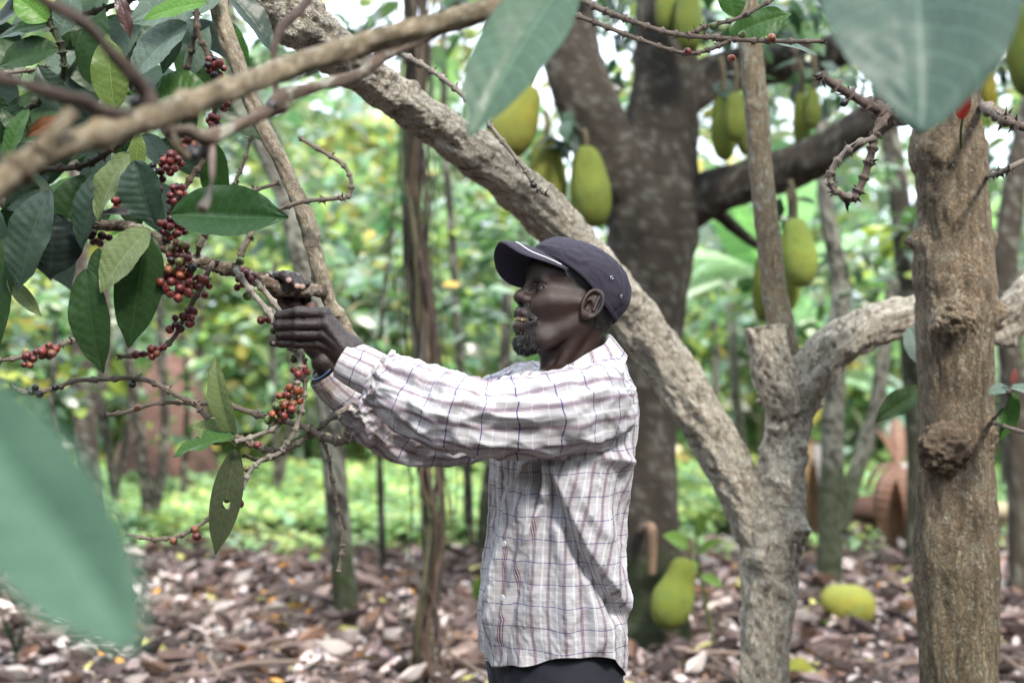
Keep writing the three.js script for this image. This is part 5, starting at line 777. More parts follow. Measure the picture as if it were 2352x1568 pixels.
function skinNear(x, y, z) {
  let d = 1; for (const [a, b] of nPalm) d = smin(d, capsule(x, y, z, a, b), 0.012);
  d = smin(d, capsule(x, y, z, nArm[0], nArm[1]), 0.02); d = smin(d, capsule(x, y, z, nPalm[3][0], nWrist), 0.02);
  for (const [a, b] of tendons) d = smin(d, capsule(x, y, z, a, b), 0.006);
  for (const f of nFingers) { d = smin(d, chain(x, y, z, f), 0.0035); d = smin(d, ball(x, y, z, [f[0][0], f[0][1], f[0][2] + 0.004], f[0][3] * 0.8), 0.006); d = smin(d, ball(x, y, z, [f[1][0], f[1][1], f[1][2] + 0.002], f[1][3] * 0.93), 0.004); }
  d = smin(d, chain(x, y, z, nThumb), 0.006);
  for (const f of nFingers) for (const k of [1, 2]) { const q = Math.hypot(x - f[k][0], y - f[k][1], z - f[k][2]) / 0.011; if (q < 2) d += 0.0007 * Math.exp(-q * q) * Math.sin(x * 1700); }
  return d + 0.0003 * noise(x * 500, y * 500, z * 500) + 0.0004 * noise(x * 190, y * 190, z * 190);
}
const handColor = (nails, palm) => (c, x, y, z) => {
  const k = 1 + 0.3 * fbm(x * 140, y * 140, z * 140, 2); c[0] = 0.02 * k; c[1] = 0.0118 * k; c[2] = 0.0106 * k;
  if (palm) { const q = palm(x, y, z); mix3(c, c.slice(), [0.13, 0.07, 0.056], q); }
  for (const [n, r] of nails) { const q = Math.hypot((x - n[0]), (y - n[1]), (z - n[2])) / r; if (q < 1) mix3(c, c.slice(), [0.34, 0.22, 0.185], smooth(1, 0.8, q)); }
};
bodyGeos.push(sdfMesh(skinNear, [mx(612), my(875), -2.84], [mx(905), my(690), -2.67], 0.0019, handColor([[near5(226, 996, 2.744), 0.0055]])));
const fTip = [[612, 634, 2.866], [662, 645, 2.838], [680, 658, 2.838], [693, 659, 2.84]];
const fFingers = [
  [px(668, 705, 2.932, 12), px(640, 668, 2.93, 10.5), px(636, 634, 2.9, 10), px(650, 632, 2.868, 9.6), px(665, 646, 2.848, 8.6)],
  [px(682, 708, 2.936, 12), px(664, 666, 2.935, 10.5), px(662, 633, 2.905, 10.2), px(670, 636, 2.868, 9.8), px(681, 658, 2.847, 8.8)],
  [px(696, 712, 2.936, 11.5), px(684, 668, 2.935, 10), px(682, 638, 2.905, 9.8), px(686, 642, 2.869, 9.2), px(693, 659, 2.849, 8.4)],
  [px(708, 720, 2.93, 11), px(704, 680, 2.935, 9), px(702, 655, 2.915, 8.6), px(703, 652, 2.89, 8)]];
const fThumb = [px(672, 760, 2.92, 15), px(646, 706, 2.905, 12), px(628, 664, 2.9, 10.5), px(613, 634, 2.875, 9)];
const fWrist = px(742, 832, 2.93, 25), fArm = [fWrist, px(800, 890, 2.965, 29)];
function skinFar(x, y, z) {
  let d = capsule(x, y, z, fArm[0], fArm[1]);
  for (const f of fFingers) d = smin(d, capsule(x, y, z, [lerp(fWrist[0], f[0][0], 0.3), lerp(fWrist[1], f[0][1], 0.3), lerp(fWrist[2], f[0][2], 0.3), 0.02], f[0]), 0.012);
  d = smin(d, capsule(x, y, z, px(700, 745, 2.915, 17), px(676, 700, 2.912, 13)), 0.014); d = smin(d, capsule(x, y, z, px(716, 752, 2.915, 16), px(714, 706, 2.915, 12)), 0.012);
  for (const f of fFingers) d = smin(d, chain(x, y, z, f), 0.0035);
  d = smin(d, chain(x, y, z, fThumb), 0.006);
  return d + 0.0004 * noise(x * 190, y * 190, z * 190);
}
bodyGeos.push(sdfMesh(skinFar, [mx(585), my(920), -3.01], [mx(825), my(612), -2.81], 0.0021, handColor([[P(662, 642, 2.841).toArray(), 0.0066], [P(682, 656, 2.84).toArray(), 0.0064], [P(694, 658, 2.842).toArray(), 0.006], [P(613, 630, 2.862).toArray(), 0.007]], (x, y, z) => z > -2.925 && y > my(745) && y < my(672) && x > mx(625) ? 0.75 : 0)));
// ---------------------------------------------------------------- limbs and trunk under the clothes
{
  const j = (x, y, d, r) => px(x, y, d, r), bones = [[nArm[1], j(1110, 960, 2.71, 42)], [j(1110, 960, 2.71, 42), j(1370, 915, 2.76, 52)], [fArm[1], j(955, 985, 3.03, 40)], [j(955, 985, 3.03, 40), j(1200, 905, 3.06, 50)], [j(1304, 890, 2.9, 58), j(1300, 950, 2.9, 90)], [j(1350, 905, 2.78, 52), j(1240, 905, 3.02, 52)], [j(1300, 960, 2.86, 105), j(1280, 1300, 2.87, 95)], [j(1290, 960, 2.96, 100), j(1270, 1300, 2.95, 92)]];
  const f = (x, y, z) => { let d = 1; for (const [a, b] of bones) d = smin(d, capsule(x, y, z, a, b), 0.03); return d; };
  bodyGeos.push(sdfMesh(f, [mx(780), my(1420), -3.2], [mx(1460), my(810), -2.6], 0.012, (c) => { c[0] = SKIN[0]; c[1] = SKIN[1]; c[2] = SKIN[2]; }));
}
const strands = [];
{
  const g = bodyGeos[0], a = g.attributes.position, nn = g.attributes.normal, R = rng(19), put = (i, len, w, dir) => {
    const x = a.getX(i), y = a.getY(i), z = a.getZ(i), n = V(nn.getX(i), nn.getY(i), nn.getZ(i)), d = n.clone().addScaledVector(dir, 0.9 + R() * 0.8).add(V((R() - 0.5) * 0.7, (R() - 0.5) * 0.7, (R() - 0.5) * 0.7)).normalize(), s = V(0, 0, 0).crossVectors(d, V(R() - 0.5, R() - 0.5, R() - 0.5)).normalize();
    strands.push({ p: V(x, y, z).addScaledVector(n, -0.0005), d, s, n, len, w, grey: R() < 0.05 });
  };
  for (let i = 0; i < a.count; i++) {
    const [f, u, ls] = toHead(a.getX(i), a.getY(i), a.getZ(i)), l = Math.abs(ls), q = R();
    if (u < -86 && f > 64 && l < 40 && (u < -96 || l > 18) && q < 0.75) put(i, 0.004 + R() * 0.004, 0.0006, hU.clone().negate());
    else if (u < -40 && u > -100 && Math.abs(l - 36) < 6 && f > 74 && q < 0.3) put(i, 0.0025 + R() * 0.002, 0.0005, hU.clone().negate());
    else if (u < -29 && u > -41 && f > 88 && l < 32 && q < 0.5) put(i, 0.0025 + R() * 0.002, 0.0005, hU.clone().negate());
    else if ((f < 0 ? u > -38 && f < -20 : u > 24 + (f - 24) * 0.36 && f < 92) && u < 62 && q < 0.35) put(i, 0.0016 + R() * 0.0016, 0.0005, hU.clone().negate());
    else if (f > 84 && f < 118 && Math.abs(u - 27) < 3.4 && l > 14 && l < 44 && q < 0.25) put(i, 0.002 + R() * 0.0015, 0.0004, hF.clone().multiplyScalar(-2));
  }
}
const strip = (g) => { const o = g.index ? g : g; for (const k of Object.keys(o.attributes)) if (!['position', 'normal', 'color'].includes(k)) o.deleteAttribute(k); const q = o.attributes.position, uv = new Float32Array(q.count * 2); for (let i = 0; i < q.count; i++) { uv[i * 2] = q.getX(i) * 22 + q.getZ(i) * 15; uv[i * 2 + 1] = q.getY(i) * 22 - q.getZ(i) * 12; } o.setAttribute('uv', new THREE.BufferAttribute(uv, 2)); return o; };
const pores = texture(256, 256, (u, v) => { const h = 0.55 + 0.3 * tile(u, v, 14, 4) + 0.4 * tile(u, v, 30, 9) - 0.5 * smooth(0.25, 0.6, tile(u, v, 22, 2)); return [h, h, h]; }, false);
const skinMat = new THREE.MeshPhysicalMaterial({ name: 'skin', vertexColors: true, bumpMap: pores, bumpScale: 0.0005, roughness: 0.4, specularIntensity: 1 });
const body = part('body', mergeGeometries(bodyGeos.map(strip)), skinMat, person);
{
  const pos = [], idx = [], col = [];
  for (const h of strands) { const k = pos.length / 3, m = h.p.clone().addScaledVector(h.d, h.len * 0.55), e = h.p.clone().addScaledVector(h.d, h.len).addScaledVector(hU, -h.len * 0.25); for (const [q, w] of [[h.p, 1], [m, 0.7]]) for (const sg of [-1, 1]) pos.push(q.x + h.s.x * h.w * w * sg, q.y + h.s.y * h.w * w * sg, q.z + h.s.z * h.w * w * sg); pos.push(e.x, e.y, e.z); idx.push(k, k + 1, k + 2, k + 2, k + 1, k + 3, k + 2, k + 3, k + 4); const c = h.grey ? 0.09 : 0.008; for (let i = 0; i < 5; i++) col.push(c, c * 0.95, c * 0.95); }
  const hair = part('hair', geom(pos, idx, { col }), new THREE.MeshStandardMaterial({ name: 'hair', vertexColors: true, roughness: 0.6, side: THREE.DoubleSide }), person); hair.userData.label = 'short black beard, moustache and cropped hair'; hair.userData.kind = 'stuff';
}
// ---------------------------------------------------------------- bracelet
{
  const c = V(...px(738, 846, 2.935, 0).slice(0, 3)), a = V(fArm[1][0] - fWrist[0], fArm[1][1] - fWrist[1], fArm[1][2] - fWrist[2]).normalize(), g = new THREE.TorusGeometry(0.0285, 0.0028, 10, 48);
  g.applyQuaternion(new THREE.Quaternion().setFromUnitVectors(V(0, 0, 1), a)); g.translate(c.x + a.x * 0.004, c.y + a.y * 0.004, c.z + a.z * 0.004);
  part('bracelet', g, plain('rubber band', [0.03, 0.06, 0.13], 0.4), person).userData.label = 'thin blue rubber wrist band';
}
// ---------------------------------------------------------------- shirt cloth
const plaid = (() => {
  const c = document.createElement('canvas'); c.width = 288; c.height = 344; const g = c.getContext('2d'), R = rng(4);
  g.fillStyle = '#b4b3b9'; g.fillRect(0, 0, 288, 344);
  for (let x = 0; x < 288; x++) { const q = Math.exp(-Math.pow((x / 288 - 0.5) / 0.13, 2)); g.fillStyle = `rgba(140,105,90,${0.3 * q})`; g.fillRect(x, 0, 1, 344); }
  for (let i = 0; i < 9000; i++) { const k = R() < 0.5 ? 255 : 170; g.fillStyle = `rgba(${k},${k},${k},0.07)`; R() < 0.5 ? g.fillRect(R() * 288, R() * 344, 1, 8) : g.fillRect(R() * 288, R() * 344, 8, 1); }
  g.fillStyle = 'rgba(255,255,255,0.75)'; g.fillRect(8, 0, 7, 344); g.fillRect(26, 0, 7, 344); g.fillStyle = 'rgba(255,255,255,0.45)'; g.fillRect(0, 60, 288, 6); g.fillRect(0, 280, 288, 6);
  for (const [x, w, a] of [[119, 9, 0.6], [139, 11, 0.82], [161, 9, 0.6]]) { g.fillStyle = `rgba(66,42,88,${a})`; g.fillRect(x, 0, w, 344); }
  for (let x = 0; x < 288; x += 3) { g.fillStyle = `rgba(48,42,104,${x < 40 ? 0.35 : 0.8})`; g.fillRect(x, 166, 3, 11 + (R() < 0.3 ? 1 : 0)); }
  const t = new THREE.CanvasTexture(c); t.colorSpace = THREE.SRGBColorSpace; t.wrapS = t.wrapT = THREE.RepeatWrapping; t.magFilter = THREE.LinearFilter; return t;
})();
const weave = texture(128, 128, (u, v) => { const h = 0.5 + 0.25 * Math.sin(u * 6.283 * 32) + 0.25 * Math.sin(v * 6.283 * 32) + 0.3 * tile(u, v, 8, 3); return [h, h, h]; }, false);
const shirtMat = new THREE.MeshPhysicalMaterial({ name: 'checked cotton', vertexColors: true, map: plaid, roughness: 0.95, bumpMap: weave, bumpScale: 0.0003, side: THREE.DoubleSide, sheen: 0.2, sheenRoughness: 0.6, sheenColor: new THREE.Color(1, 1, 1) });
const BETA = 18 * Math.PI / 180, cb = Math.cos(BETA), sb = Math.sin(BETA), TU = 0.036, TV = 0.043;
// rings of the torso by picture row: [row, front edge, back edge, half width]
const TR = [[1620, 1112, 1420, 0.19], [1560, 1109, 1424, 0.19], [1500, 1107, 1430, 0.19], [1400, 1108, 1428, 0.186], [1300, 1119, 1416, 0.182], [1200, 1129, 1421, 0.182], [1100, 1132, 1432, 0.186], [1045, 1134, 1442, 0.19], [960, 1142, 1452, 0.19], [900, 1156, 1448, 0.18], [862, 1180, 1438, 0.155], [836, 1215, 1432, 0.118]];
const ringAt = (row) => { let i = TR.findIndex((r) => r[0] <= row); if (i <= 0) i = i < 0 ? TR.length - 1 : 1; const a = TR[i - 1], b = TR[i], t = clamp((row - a[0]) / (b[0] - a[0])), s = spline([TR[Math.max(0, i - 2)], a, b, TR[Math.min(TR.length - 1, i + 1)]], (1 + t) / 3); const h = (s[2] - s[1]) / 2 * MS; return { cx: mx((s[1] + s[2]) / 2), a: Math.sqrt(Math.max(0.0009, h * h - s[3] * s[3] * sb * sb)) / cb, b: s[3] }; };
const hemRow = (th) => 1462 + Math.pow(Math.abs(Math.cos(th)), 2) * (Math.cos(th) > 0 ? 46 : 108) + 3 * Math.sin(th * 9);
// folds: polylines in picture pixels on the near side; [points, height m, sharp width px, soft width px]; sharp side lies to the left of the direction of travel
const MAIN = [[1262, 1040], [1290, 1130], [1330, 1230], [1375, 1310], [1415, 1375], [1432, 1410]];
const FOLDS = [
  [MAIN, 0.02, 9, 58], [MAIN.map(([x, y]) => [x - 15, y + 2]), -0.014, 18, 10], [[[1252, 1110], [1222, 1200], [1190, 1300], [1160, 1420], [1140, 1500]], 0.017, 70, 6], [[[1240, 1110], [1208, 1200], [1176, 1300], [1148, 1400]], -0.008, 10, 14], [[[1250, 1040], [1248, 1090], [1240, 1140]], 0.018, 6, 18], [[[1215, 1040], [1206, 1080], [1222, 1135]], 0.013, 8, 12], [[[1232, 1040], [1228, 1090], [1234, 1140]], -0.012, 8, 8],
  [[[1300, 1050], [1335, 1150], [1390, 1240]], 0.008, 12, 30], [[[1400, 1010], [1424, 1080], [1428, 1180]], 0.009, 10, 24], [[[1270, 1150], [1290, 1280], [1296, 1460]], 0.009, 14, 30], [[[1330, 1280], [1350, 1380], [1356, 1480]], 0.011, 10, 30], [[[1180, 1180], [1165, 1300], [1150, 1420]], 0.005, 10, 14], [[[1385, 1380], [1388, 1450], [1385, 1540]], 0.007, 10, 26],
  [[[1448, 880], [1400, 904], [1350, 904]], 0.009, 10, 14], [[[1425, 842], [1370, 862], [1300, 880]], 0.01, 12, 12], [[[1225, 1160], [1226, 1300], [1215, 1440]], 0.007, 12, 24], [[[1440, 1050], [1400, 1040], [1360, 1030]], 0.008, 10, 14]];
const rightOfMain = (xp, yp) => { let x = MAIN[0][0]; for (let i = 1; i < MAIN.length; i++) if (yp >= MAIN[i - 1][1]) x = lerp(MAIN[i - 1][0], MAIN[i][0], (yp - MAIN[i - 1][1]) / (MAIN[i][1] - MAIN[i - 1][1])); return smooth(-16, 2, xp - x); };
function foldAt(xp, yp) {
  let h = 0;
  for (const [pts, amp, wl, wr] of FOLDS) {
    let best = 1e9, side = 0, along = 0;
    for (let i = 1; i < pts.length; i++) { const [ax, ay] = pts[i - 1], [bx, by] = pts[i], ux = bx - ax, uy = by - ay, L2 = ux * ux + uy * uy, t = clamp(((xp - ax) * ux + (yp - ay) * uy) / L2), dx = xp - ax - ux * t, dy = yp - ay - uy * t, q = dx * dx + dy * dy; if (q < best) { best = q; side = ux * dy - uy * dx; along = (i - 1 + t) / (pts.length - 1); } }
    const w = side > 0 ? wl : wr, e = best / (w * w); if (e < 5) h += amp * Math.exp(-e) * smooth(0, 0.15, along) * smooth(1.0, 0.7, along);
  }
  return h;
}
const crease = (n) => 1 - Math.abs(n) * 2;
function torsoPoint(th, v, out = 0) {
  const c = Math.cos(th), s = Math.sin(th), sc = Math.sign(c) * Math.pow(Math.abs(c), 0.92), ss = Math.sign(s) * Math.pow(Math.abs(s), 0.92); let X, Y, Z, nF, nL, row;
  const body = (r) => { const g = ringAt(r); return [g.cx - cb * g.a * sc + sb * g.b * ss, my(r), -MD + sb * g.a * sc + cb * g.b * ss, g]; };
  if (v < 0.8) { row = lerp(hemRow(th), 900, v / 0.8); [X, Y, Z] = body(row); }
  else {                                             // shoulders up to the tilted neck opening
    const t = (v - 0.8) / 0.2, A = body(940), B = body(900), C2 = body(858); C2[1] += 0.004 * c; const D2 = body(838), N = [mx(1320) - cb * 0.066 * c + sb * 0.07 * s, my(833) - 0.037 * c, -MD + sb * 0.066 * c + cb * 0.07 * s];
    D2[1] -= 0.016 * c; D2[0] = lerp(D2[0], N[0], 0.25); D2[2] = lerp(D2[2], N[2], 0.25);
    const q = spline([A.slice(0, 3), B.slice(0, 3), C2.slice(0, 3), D2.slice(0, 3), N], 0.25 + 0.75 * t); [X, Y, Z] = q; row = 900 - 65 * t;
  }
  nF = c; nL = s; const nx = -cb * nF + sb * nL, nz = sb * nF + cb * nL, xp = X / MS + HALF_W, yp = HALF_H - (Y - EYE) / MS;
  const low = smooth(900, 1500, yp), up = smooth(1.0, 0.94, v);
  let h = 0.013 * fbm(th * 2.0 + yp * 0.002, yp * 0.0035, 3, 2) * (0.6 + low) + 0.005 * low * Math.sin(th * 11 + 2.2 * noise(yp * 0.006, th)) + 0.0032 * crease(noise(th * 4 + yp * 0.01, yp * 0.009 - th * 2, 8)) + 0.0016 * crease(noise(th * 11 - yp * 0.016, yp * 0.03, 2)) + 0.0007 * crease(noise(th * 26 + yp * 0.03, yp * 0.07, 5));
  if (nz > 0.2) h += 1.5 * foldAt(xp, yp) * smooth(0.2, 0.6, nz);
  h = h * up + out;
  return [X + nx * h, Y, Z + nz * h, row];
}
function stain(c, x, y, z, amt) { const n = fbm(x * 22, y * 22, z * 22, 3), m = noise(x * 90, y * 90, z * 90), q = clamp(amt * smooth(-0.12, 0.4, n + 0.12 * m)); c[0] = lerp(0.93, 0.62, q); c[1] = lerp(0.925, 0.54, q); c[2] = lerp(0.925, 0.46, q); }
const shirt = (() => {
  const nt = 260, nv = 300, pos = [], uv = [], idx = [], col = [], c = [0, 0, 0];
  for (let i = 0; i <= nv; i++) for (let j = 0; j <= nt; j++) {
    const th = j / nt * Math.PI * 2, v = i / nv, p = torsoPoint(j === nt ? 0 : th, v); pos.push(p[0], p[1], p[2]);
    const xp = p[0] / MS + HALF_W, yp = HALF_H - (p[1] - EYE) / MS, tuck = Math.sin(th) > 0 && yp > 1040 ? lerp(-0.05 * (yp - 1040) * MS, 0.2 * (yp - 1040) * MS + 0.012, rightOfMain(xp, yp)) : 0;
    uv.push((th * 0.162 + tuck) / TU + 0.1 * noise(v * 5, th), p[1] / TV + 0.12 * noise(th * 2, v * 4));
    stain(c, p[0], p[1], p[2], Math.cos(th) > 0.55 || p[3] > 1440 ? 0.4 : 0.14); col.push(...c);
    if (i < nv && j < nt) { const k = i * (nt + 1) + j, m = k + nt + 1; idx.push(k, k + 1, m, m, k + 1, m + 1); }
  }
  return part('shirt', geom(pos, idx, { uv, col }), shirtMat, person);
})();
// sleeves: rows [x, y, d, up px, down px, side m]
function clothTube(rows, fold, { nphi = 150, step = 0.0032, dirt = 0.12, v0 = 0, u0 = 0, dirtEnd = 0 } = {}) {
  const W = rows.map(([x, y, d, a, b, s]) => { const p = P(x, y, d), k = d / FOCAL; return [p.x, p.y, p.z, a * k, b * k, s]; });
  let len = 0; for (let i = 1; i < W.length; i++) len += Math.hypot(W[i][0] - W[i - 1][0], W[i][1] - W[i - 1][1], W[i][2] - W[i - 1][2]);
  const n = Math.ceil(len / step), pos = [], uv = [], idx = [], col = [], c = [0, 0, 0], T = V(0, 0, 0), U = V(0, 0, 0), S = V(0, 0, 0);
  for (let i = 0; i <= n; i++) {
    const t = i / n, p = spline(W, t), q = spline(W, Math.min(1, t + 0.02)), o = spline(W, Math.max(0, t - 0.02)); T.set(q[0] - o[0], q[1] - o[1], q[2] - o[2]).normalize(); U.set(0, 1, 0).addScaledVector(T, -T.y).normalize(); S.crossVectors(U, T); if (S.z < 0) S.negate();
    for (let j = 0; j <= nphi; j++) {
      const f = j % nphi / nphi * Math.PI * 2, cu = Math.cos(f), su = Math.sin(f), h = fold(t, f, t * len), ru = (cu > 0 ? p[3] : p[4]) + h, rs = p[5] + h;
      const x = p[0] + U.x * cu * ru + S.x * su * rs, y = p[1] + U.y * cu * ru + S.y * su * rs, z = p[2] + U.z * cu * ru + S.z * su * rs;
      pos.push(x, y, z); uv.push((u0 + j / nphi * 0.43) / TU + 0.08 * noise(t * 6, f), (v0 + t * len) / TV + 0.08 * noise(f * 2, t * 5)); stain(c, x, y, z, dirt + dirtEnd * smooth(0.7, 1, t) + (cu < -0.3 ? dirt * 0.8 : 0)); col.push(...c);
      if (i < n && j < nphi) { const k = i * (nphi + 1) + j, m = k + nphi + 1; idx.push(k, k + 1, m, m, k + 1, m + 1); }
    }
  }
  return geom(pos, idx, { uv, col });
}
const sleeveFold = (seed, elbow) => (t, f, s) => {
  const e = Math.exp(-Math.pow((t - elbow) / 0.14, 2)), sh = smooth(0.3, 0, t), cu = smooth(0.78, 1, t);
  let h = 0.011 * crease(noise(s * 9 + f * 0.75 + seed, f * 0.9 - s * 4, seed)) + 0.006 * crease(noise(s * 22 - f * 0.9, f * 1.6 + s * 9, seed + 4)) + 0.0026 * crease(noise(s * 48 + f, f * 3 - s * 14, seed + 9));
  h += e * (0.0075 * crease(noise(s * 30 - f * 1.1, f * 0.7, seed + 2)) * (0.5 + 0.5 * Math.cos(f))) + sh * 0.007 * Math.sin(f * 5 + s * 26 + seed) + cu * 0.004 * Math.sin(f * 14 + 3 * noise(s * 20, f)) ;
  return h * smooth(1, 0.985, t) - 0.004;
};
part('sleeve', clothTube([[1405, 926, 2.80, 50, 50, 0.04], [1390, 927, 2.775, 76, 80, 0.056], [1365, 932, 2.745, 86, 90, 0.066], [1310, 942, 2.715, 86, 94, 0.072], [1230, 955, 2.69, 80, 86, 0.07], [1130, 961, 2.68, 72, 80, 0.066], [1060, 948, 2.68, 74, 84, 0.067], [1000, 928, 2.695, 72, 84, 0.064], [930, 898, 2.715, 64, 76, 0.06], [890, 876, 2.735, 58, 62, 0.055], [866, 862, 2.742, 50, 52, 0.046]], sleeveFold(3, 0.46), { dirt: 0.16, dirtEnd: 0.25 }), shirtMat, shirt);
part('cuff', clothTube([[874, 866, 2.74, 51, 54, 0.047], [850, 853, 2.742, 51, 55, 0.047], [820, 838, 2.746, 49, 54, 0.046], [793, 823, 2.75, 46, 52, 0.045]], (t, f) => 0.002 * fbm(f * 2, t * 3, 4, 2) + 0.0015 * Math.sin(f * 3 + t * 2), { dirt: 0.45, step: 0.002, u0: 0.01, v0: 0.02 }), shirtMat, shirt);
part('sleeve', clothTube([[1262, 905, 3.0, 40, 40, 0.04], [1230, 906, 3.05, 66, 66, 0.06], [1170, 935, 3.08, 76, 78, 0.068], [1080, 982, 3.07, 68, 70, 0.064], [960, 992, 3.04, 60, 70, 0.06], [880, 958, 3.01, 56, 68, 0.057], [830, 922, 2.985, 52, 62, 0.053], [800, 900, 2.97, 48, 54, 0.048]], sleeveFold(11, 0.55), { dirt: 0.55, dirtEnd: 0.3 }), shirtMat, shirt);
part('cuff', clothTube([[812, 908, 2.975, 52, 58, 0.05], [790, 892, 2.965, 50, 58, 0.05], [765, 868, 2.955, 44, 56, 0.046], [752, 852, 2.95, 38, 50, 0.042]], (t, f) => 0.003 * fbm(f * 2, t * 3, 9, 2) + 0.002 * Math.sin(f * 3 + t * 2), { dirt: 0.7, step: 0.002 }), shirtMat, shirt);
// collar: a stand with a fall folded over it, open at the throat
{
  const pos = [], uv = [], idx = [], col = [], c = [0, 0, 0], n = 120, prof = [[-0.004, -0.006], [-0.003, 0.008], [0.0, 0.016], [0.006, 0.019], [0.012, 0.012], [0.02, -0.003], [0.03, -0.02], [0.04, -0.034]];
  for (let i = 0; i <= n; i++) {
    const th = lerp(0.2, Math.PI * 2 - 0.25, i / n), ct = Math.cos(th), s = Math.sin(th), open = Math.pow(Math.max(0, ct), 2);
    for (let j = 0; j < prof.length; j++) {
      const o = prof[j][0] * (1 + 0.25 * open) + 0.003 * noise(th * 3, j * 0.4), r = 0.066 + o, r2 = 0.07 + o, drop = prof[j][1] * (1 + (j > 4 ? 0.5 * open : 0)) + 0.004 * Math.sin(th * 5) * (j / 7);
      pos.push(mx(1320) - cb * r * ct + sb * r2 * s, my(833) - 0.037 * ct + drop - 0.25 * o * ct, -MD + sb * r * ct + cb * r2 * s); uv.push(th * 0.07 / TU + 0.3, j * 0.009 / TV + 0.2); stain(c, pos[pos.length - 3], pos[pos.length - 2], pos[pos.length - 1], 0.25); col.push(...c);
      if (i < n && j < prof.length - 1) { const k = i * prof.length + j, m = k + prof.length; idx.push(k, k + 1, m, m, k + 1, m + 1); }
    }
  }
  part('collar', geom(pos, idx, { uv, col }), shirtMat, shirt);
}
// button band and buttons down the front
{
  const thAt = (v, xp) => { let best = 0, e = 1e9; for (let th = -0.4; th < 1.2; th += 0.01) { const p = torsoPoint(th, v), q = Math.abs(p[0] - mx(xp)); if (q < e) { e = q; best = th; } } return best; };
  const pos = [], uv = [], idx = [], col = [], n = 120, w = 8, c = [0, 0, 0], mid = [];
  for (let i = 0; i <= n; i++) {
    const v = lerp(0.004, 0.8, i / n), th0 = i % 10 ? null : thAt(v, lerp(1150, 1178, i / n)); mid.push(th0);
  }
  for (let i = 0; i <= n; i++) { const a = Math.floor(i / 10) * 10, b = Math.min(n, a + 10), th = lerp(mid[a], mid[b], (i - a) / 10 || 0), v = lerp(0.004, 0.8, i / n);
    for (let j = 0; j <= w; j++) { const p = torsoPoint(th + (j / w - 0.5) * 0.2, v, j === 0 || j === w ? 0.0004 : 0.0022); pos.push(p[0], p[1], p[2]); uv.push(j / w * 0.9 + 0.05, p[1] / TV); stain(c, p[0], p[1], p[2], 0.5); col.push(...c); if (i < n && j < w) { const k = i * (w + 1) + j, m = k + w + 1; idx.push(k, k + 1, m, m, k + 1, m + 1); } } }
  part('button_band', geom(pos, idx, { uv, col }), shirtMat, shirt);
  const bm = plain('button', [0.55, 0.57, 0.6], 0.3), bg = new THREE.CylinderGeometry(0.0058, 0.0062, 0.0022, 20); bg.rotateX(Math.PI / 2);
  for (const [v, i] of [[0.2, 30], [0.36, 54], [0.52, 78], [0.68, 102]]) { const a = Math.floor(i / 10) * 10, th = lerp(mid[a], mid[a + 10], (i - a) / 10), p = torsoPoint(th, lerp(0.004, 0.8, i / n), 0.0036), m = part('button', bg, bm, shirt, V(p[0], p[1], p[2])); m.rotation.y = -Math.atan2(sb * Math.sin(th) - cb * Math.cos(th), cb * Math.sin(th) + sb * Math.cos(th)) * -1; }
}
// ---------------------------------------------------------------- trousers and shoes
{
  const j = (f, y, l, r) => [mx(1268) - cb * f + sb * l, y, -MD + sb * f + cb * l, r], hips = [[j(0.0, 0.97, 0.07, 0.088), j(0.0, 0.86, 0.075, 0.1)], [j(0.0, 0.97, -0.07, 0.088), j(0.0, 0.86, -0.075, 0.1)], [j(-0.005, 0.86, 0.06, 0.112), j(-0.005, 0.86, -0.06, 0.112)]];
  const legs = [[j(0.0, 0.8, 0.085, 0.102), j(0.02, 0.48, 0.11, 0.078), j(0.0, 0.09, 0.12, 0.072)], [j(0.0, 0.8, -0.085, 0.102), j(0.03, 0.48, -0.11, 0.078), j(0.02, 0.09, -0.12, 0.072)]];
  const f = (x, y, z) => { let d = 1; for (const [a, b] of hips) d = smin(d, capsule(x, y, z, a, b), 0.05); for (const l of legs) d = smin(d, chain(x, y, z, l, 0.03), 0.02); d = Math.max(d, 0.075 - y); return d + 0.004 * crease(noise(x * 14, y * 26, z * 14)) * smooth(0.95, 0.7, y) + 0.002 * noise(x * 30, y * 18, z * 30); };
  const t = part('trousers', sdfMesh(f, [mx(1268) - 0.27, 0.05, -MD - 0.3], [mx(1268) + 0.27, 1.1, -MD + 0.3], 0.0085, (c, x, y, z) => { const k = 1 + 0.25 * noise(x * 60, y * 60, z * 60); c[0] = 0.0105 * k; c[1] = 0.012 * k; c[2] = 0.021 * k; }), new THREE.MeshPhysicalMaterial({ name: 'navy twill', vertexColors: true, roughness: 0.85, sheen: 0.25, sheenRoughness: 0.5, sheenColor: new THREE.Color(0.5, 0.55, 0.7) }), person);
  for (const l of legs) { const a = l[2], g = sdfMesh((x, y, z) => { const q = smin(capsule(x, y, z, [a[0] + cb * 0.05, 0.05, a[2] - sb * 0.05, 0.042], [a[0] - cb * 0.15, 0.04, a[2] + sb * 0.15, 0.036]), capsule(x, y, z, [a[0], 0.12, a[2], 0.05], [a[0], 0.06, a[2], 0.045]), 0.03); return Math.max(q, 0.004 - y); }, [a[0] - 0.26, 0, a[2] - 0.16], [a[0] + 0.16, 0.2, a[2] + 0.16], 0.008); part('shoe', g, plain('shoe leather', [0.03, 0.024, 0.02], 0.6), person); }
  void t;
}
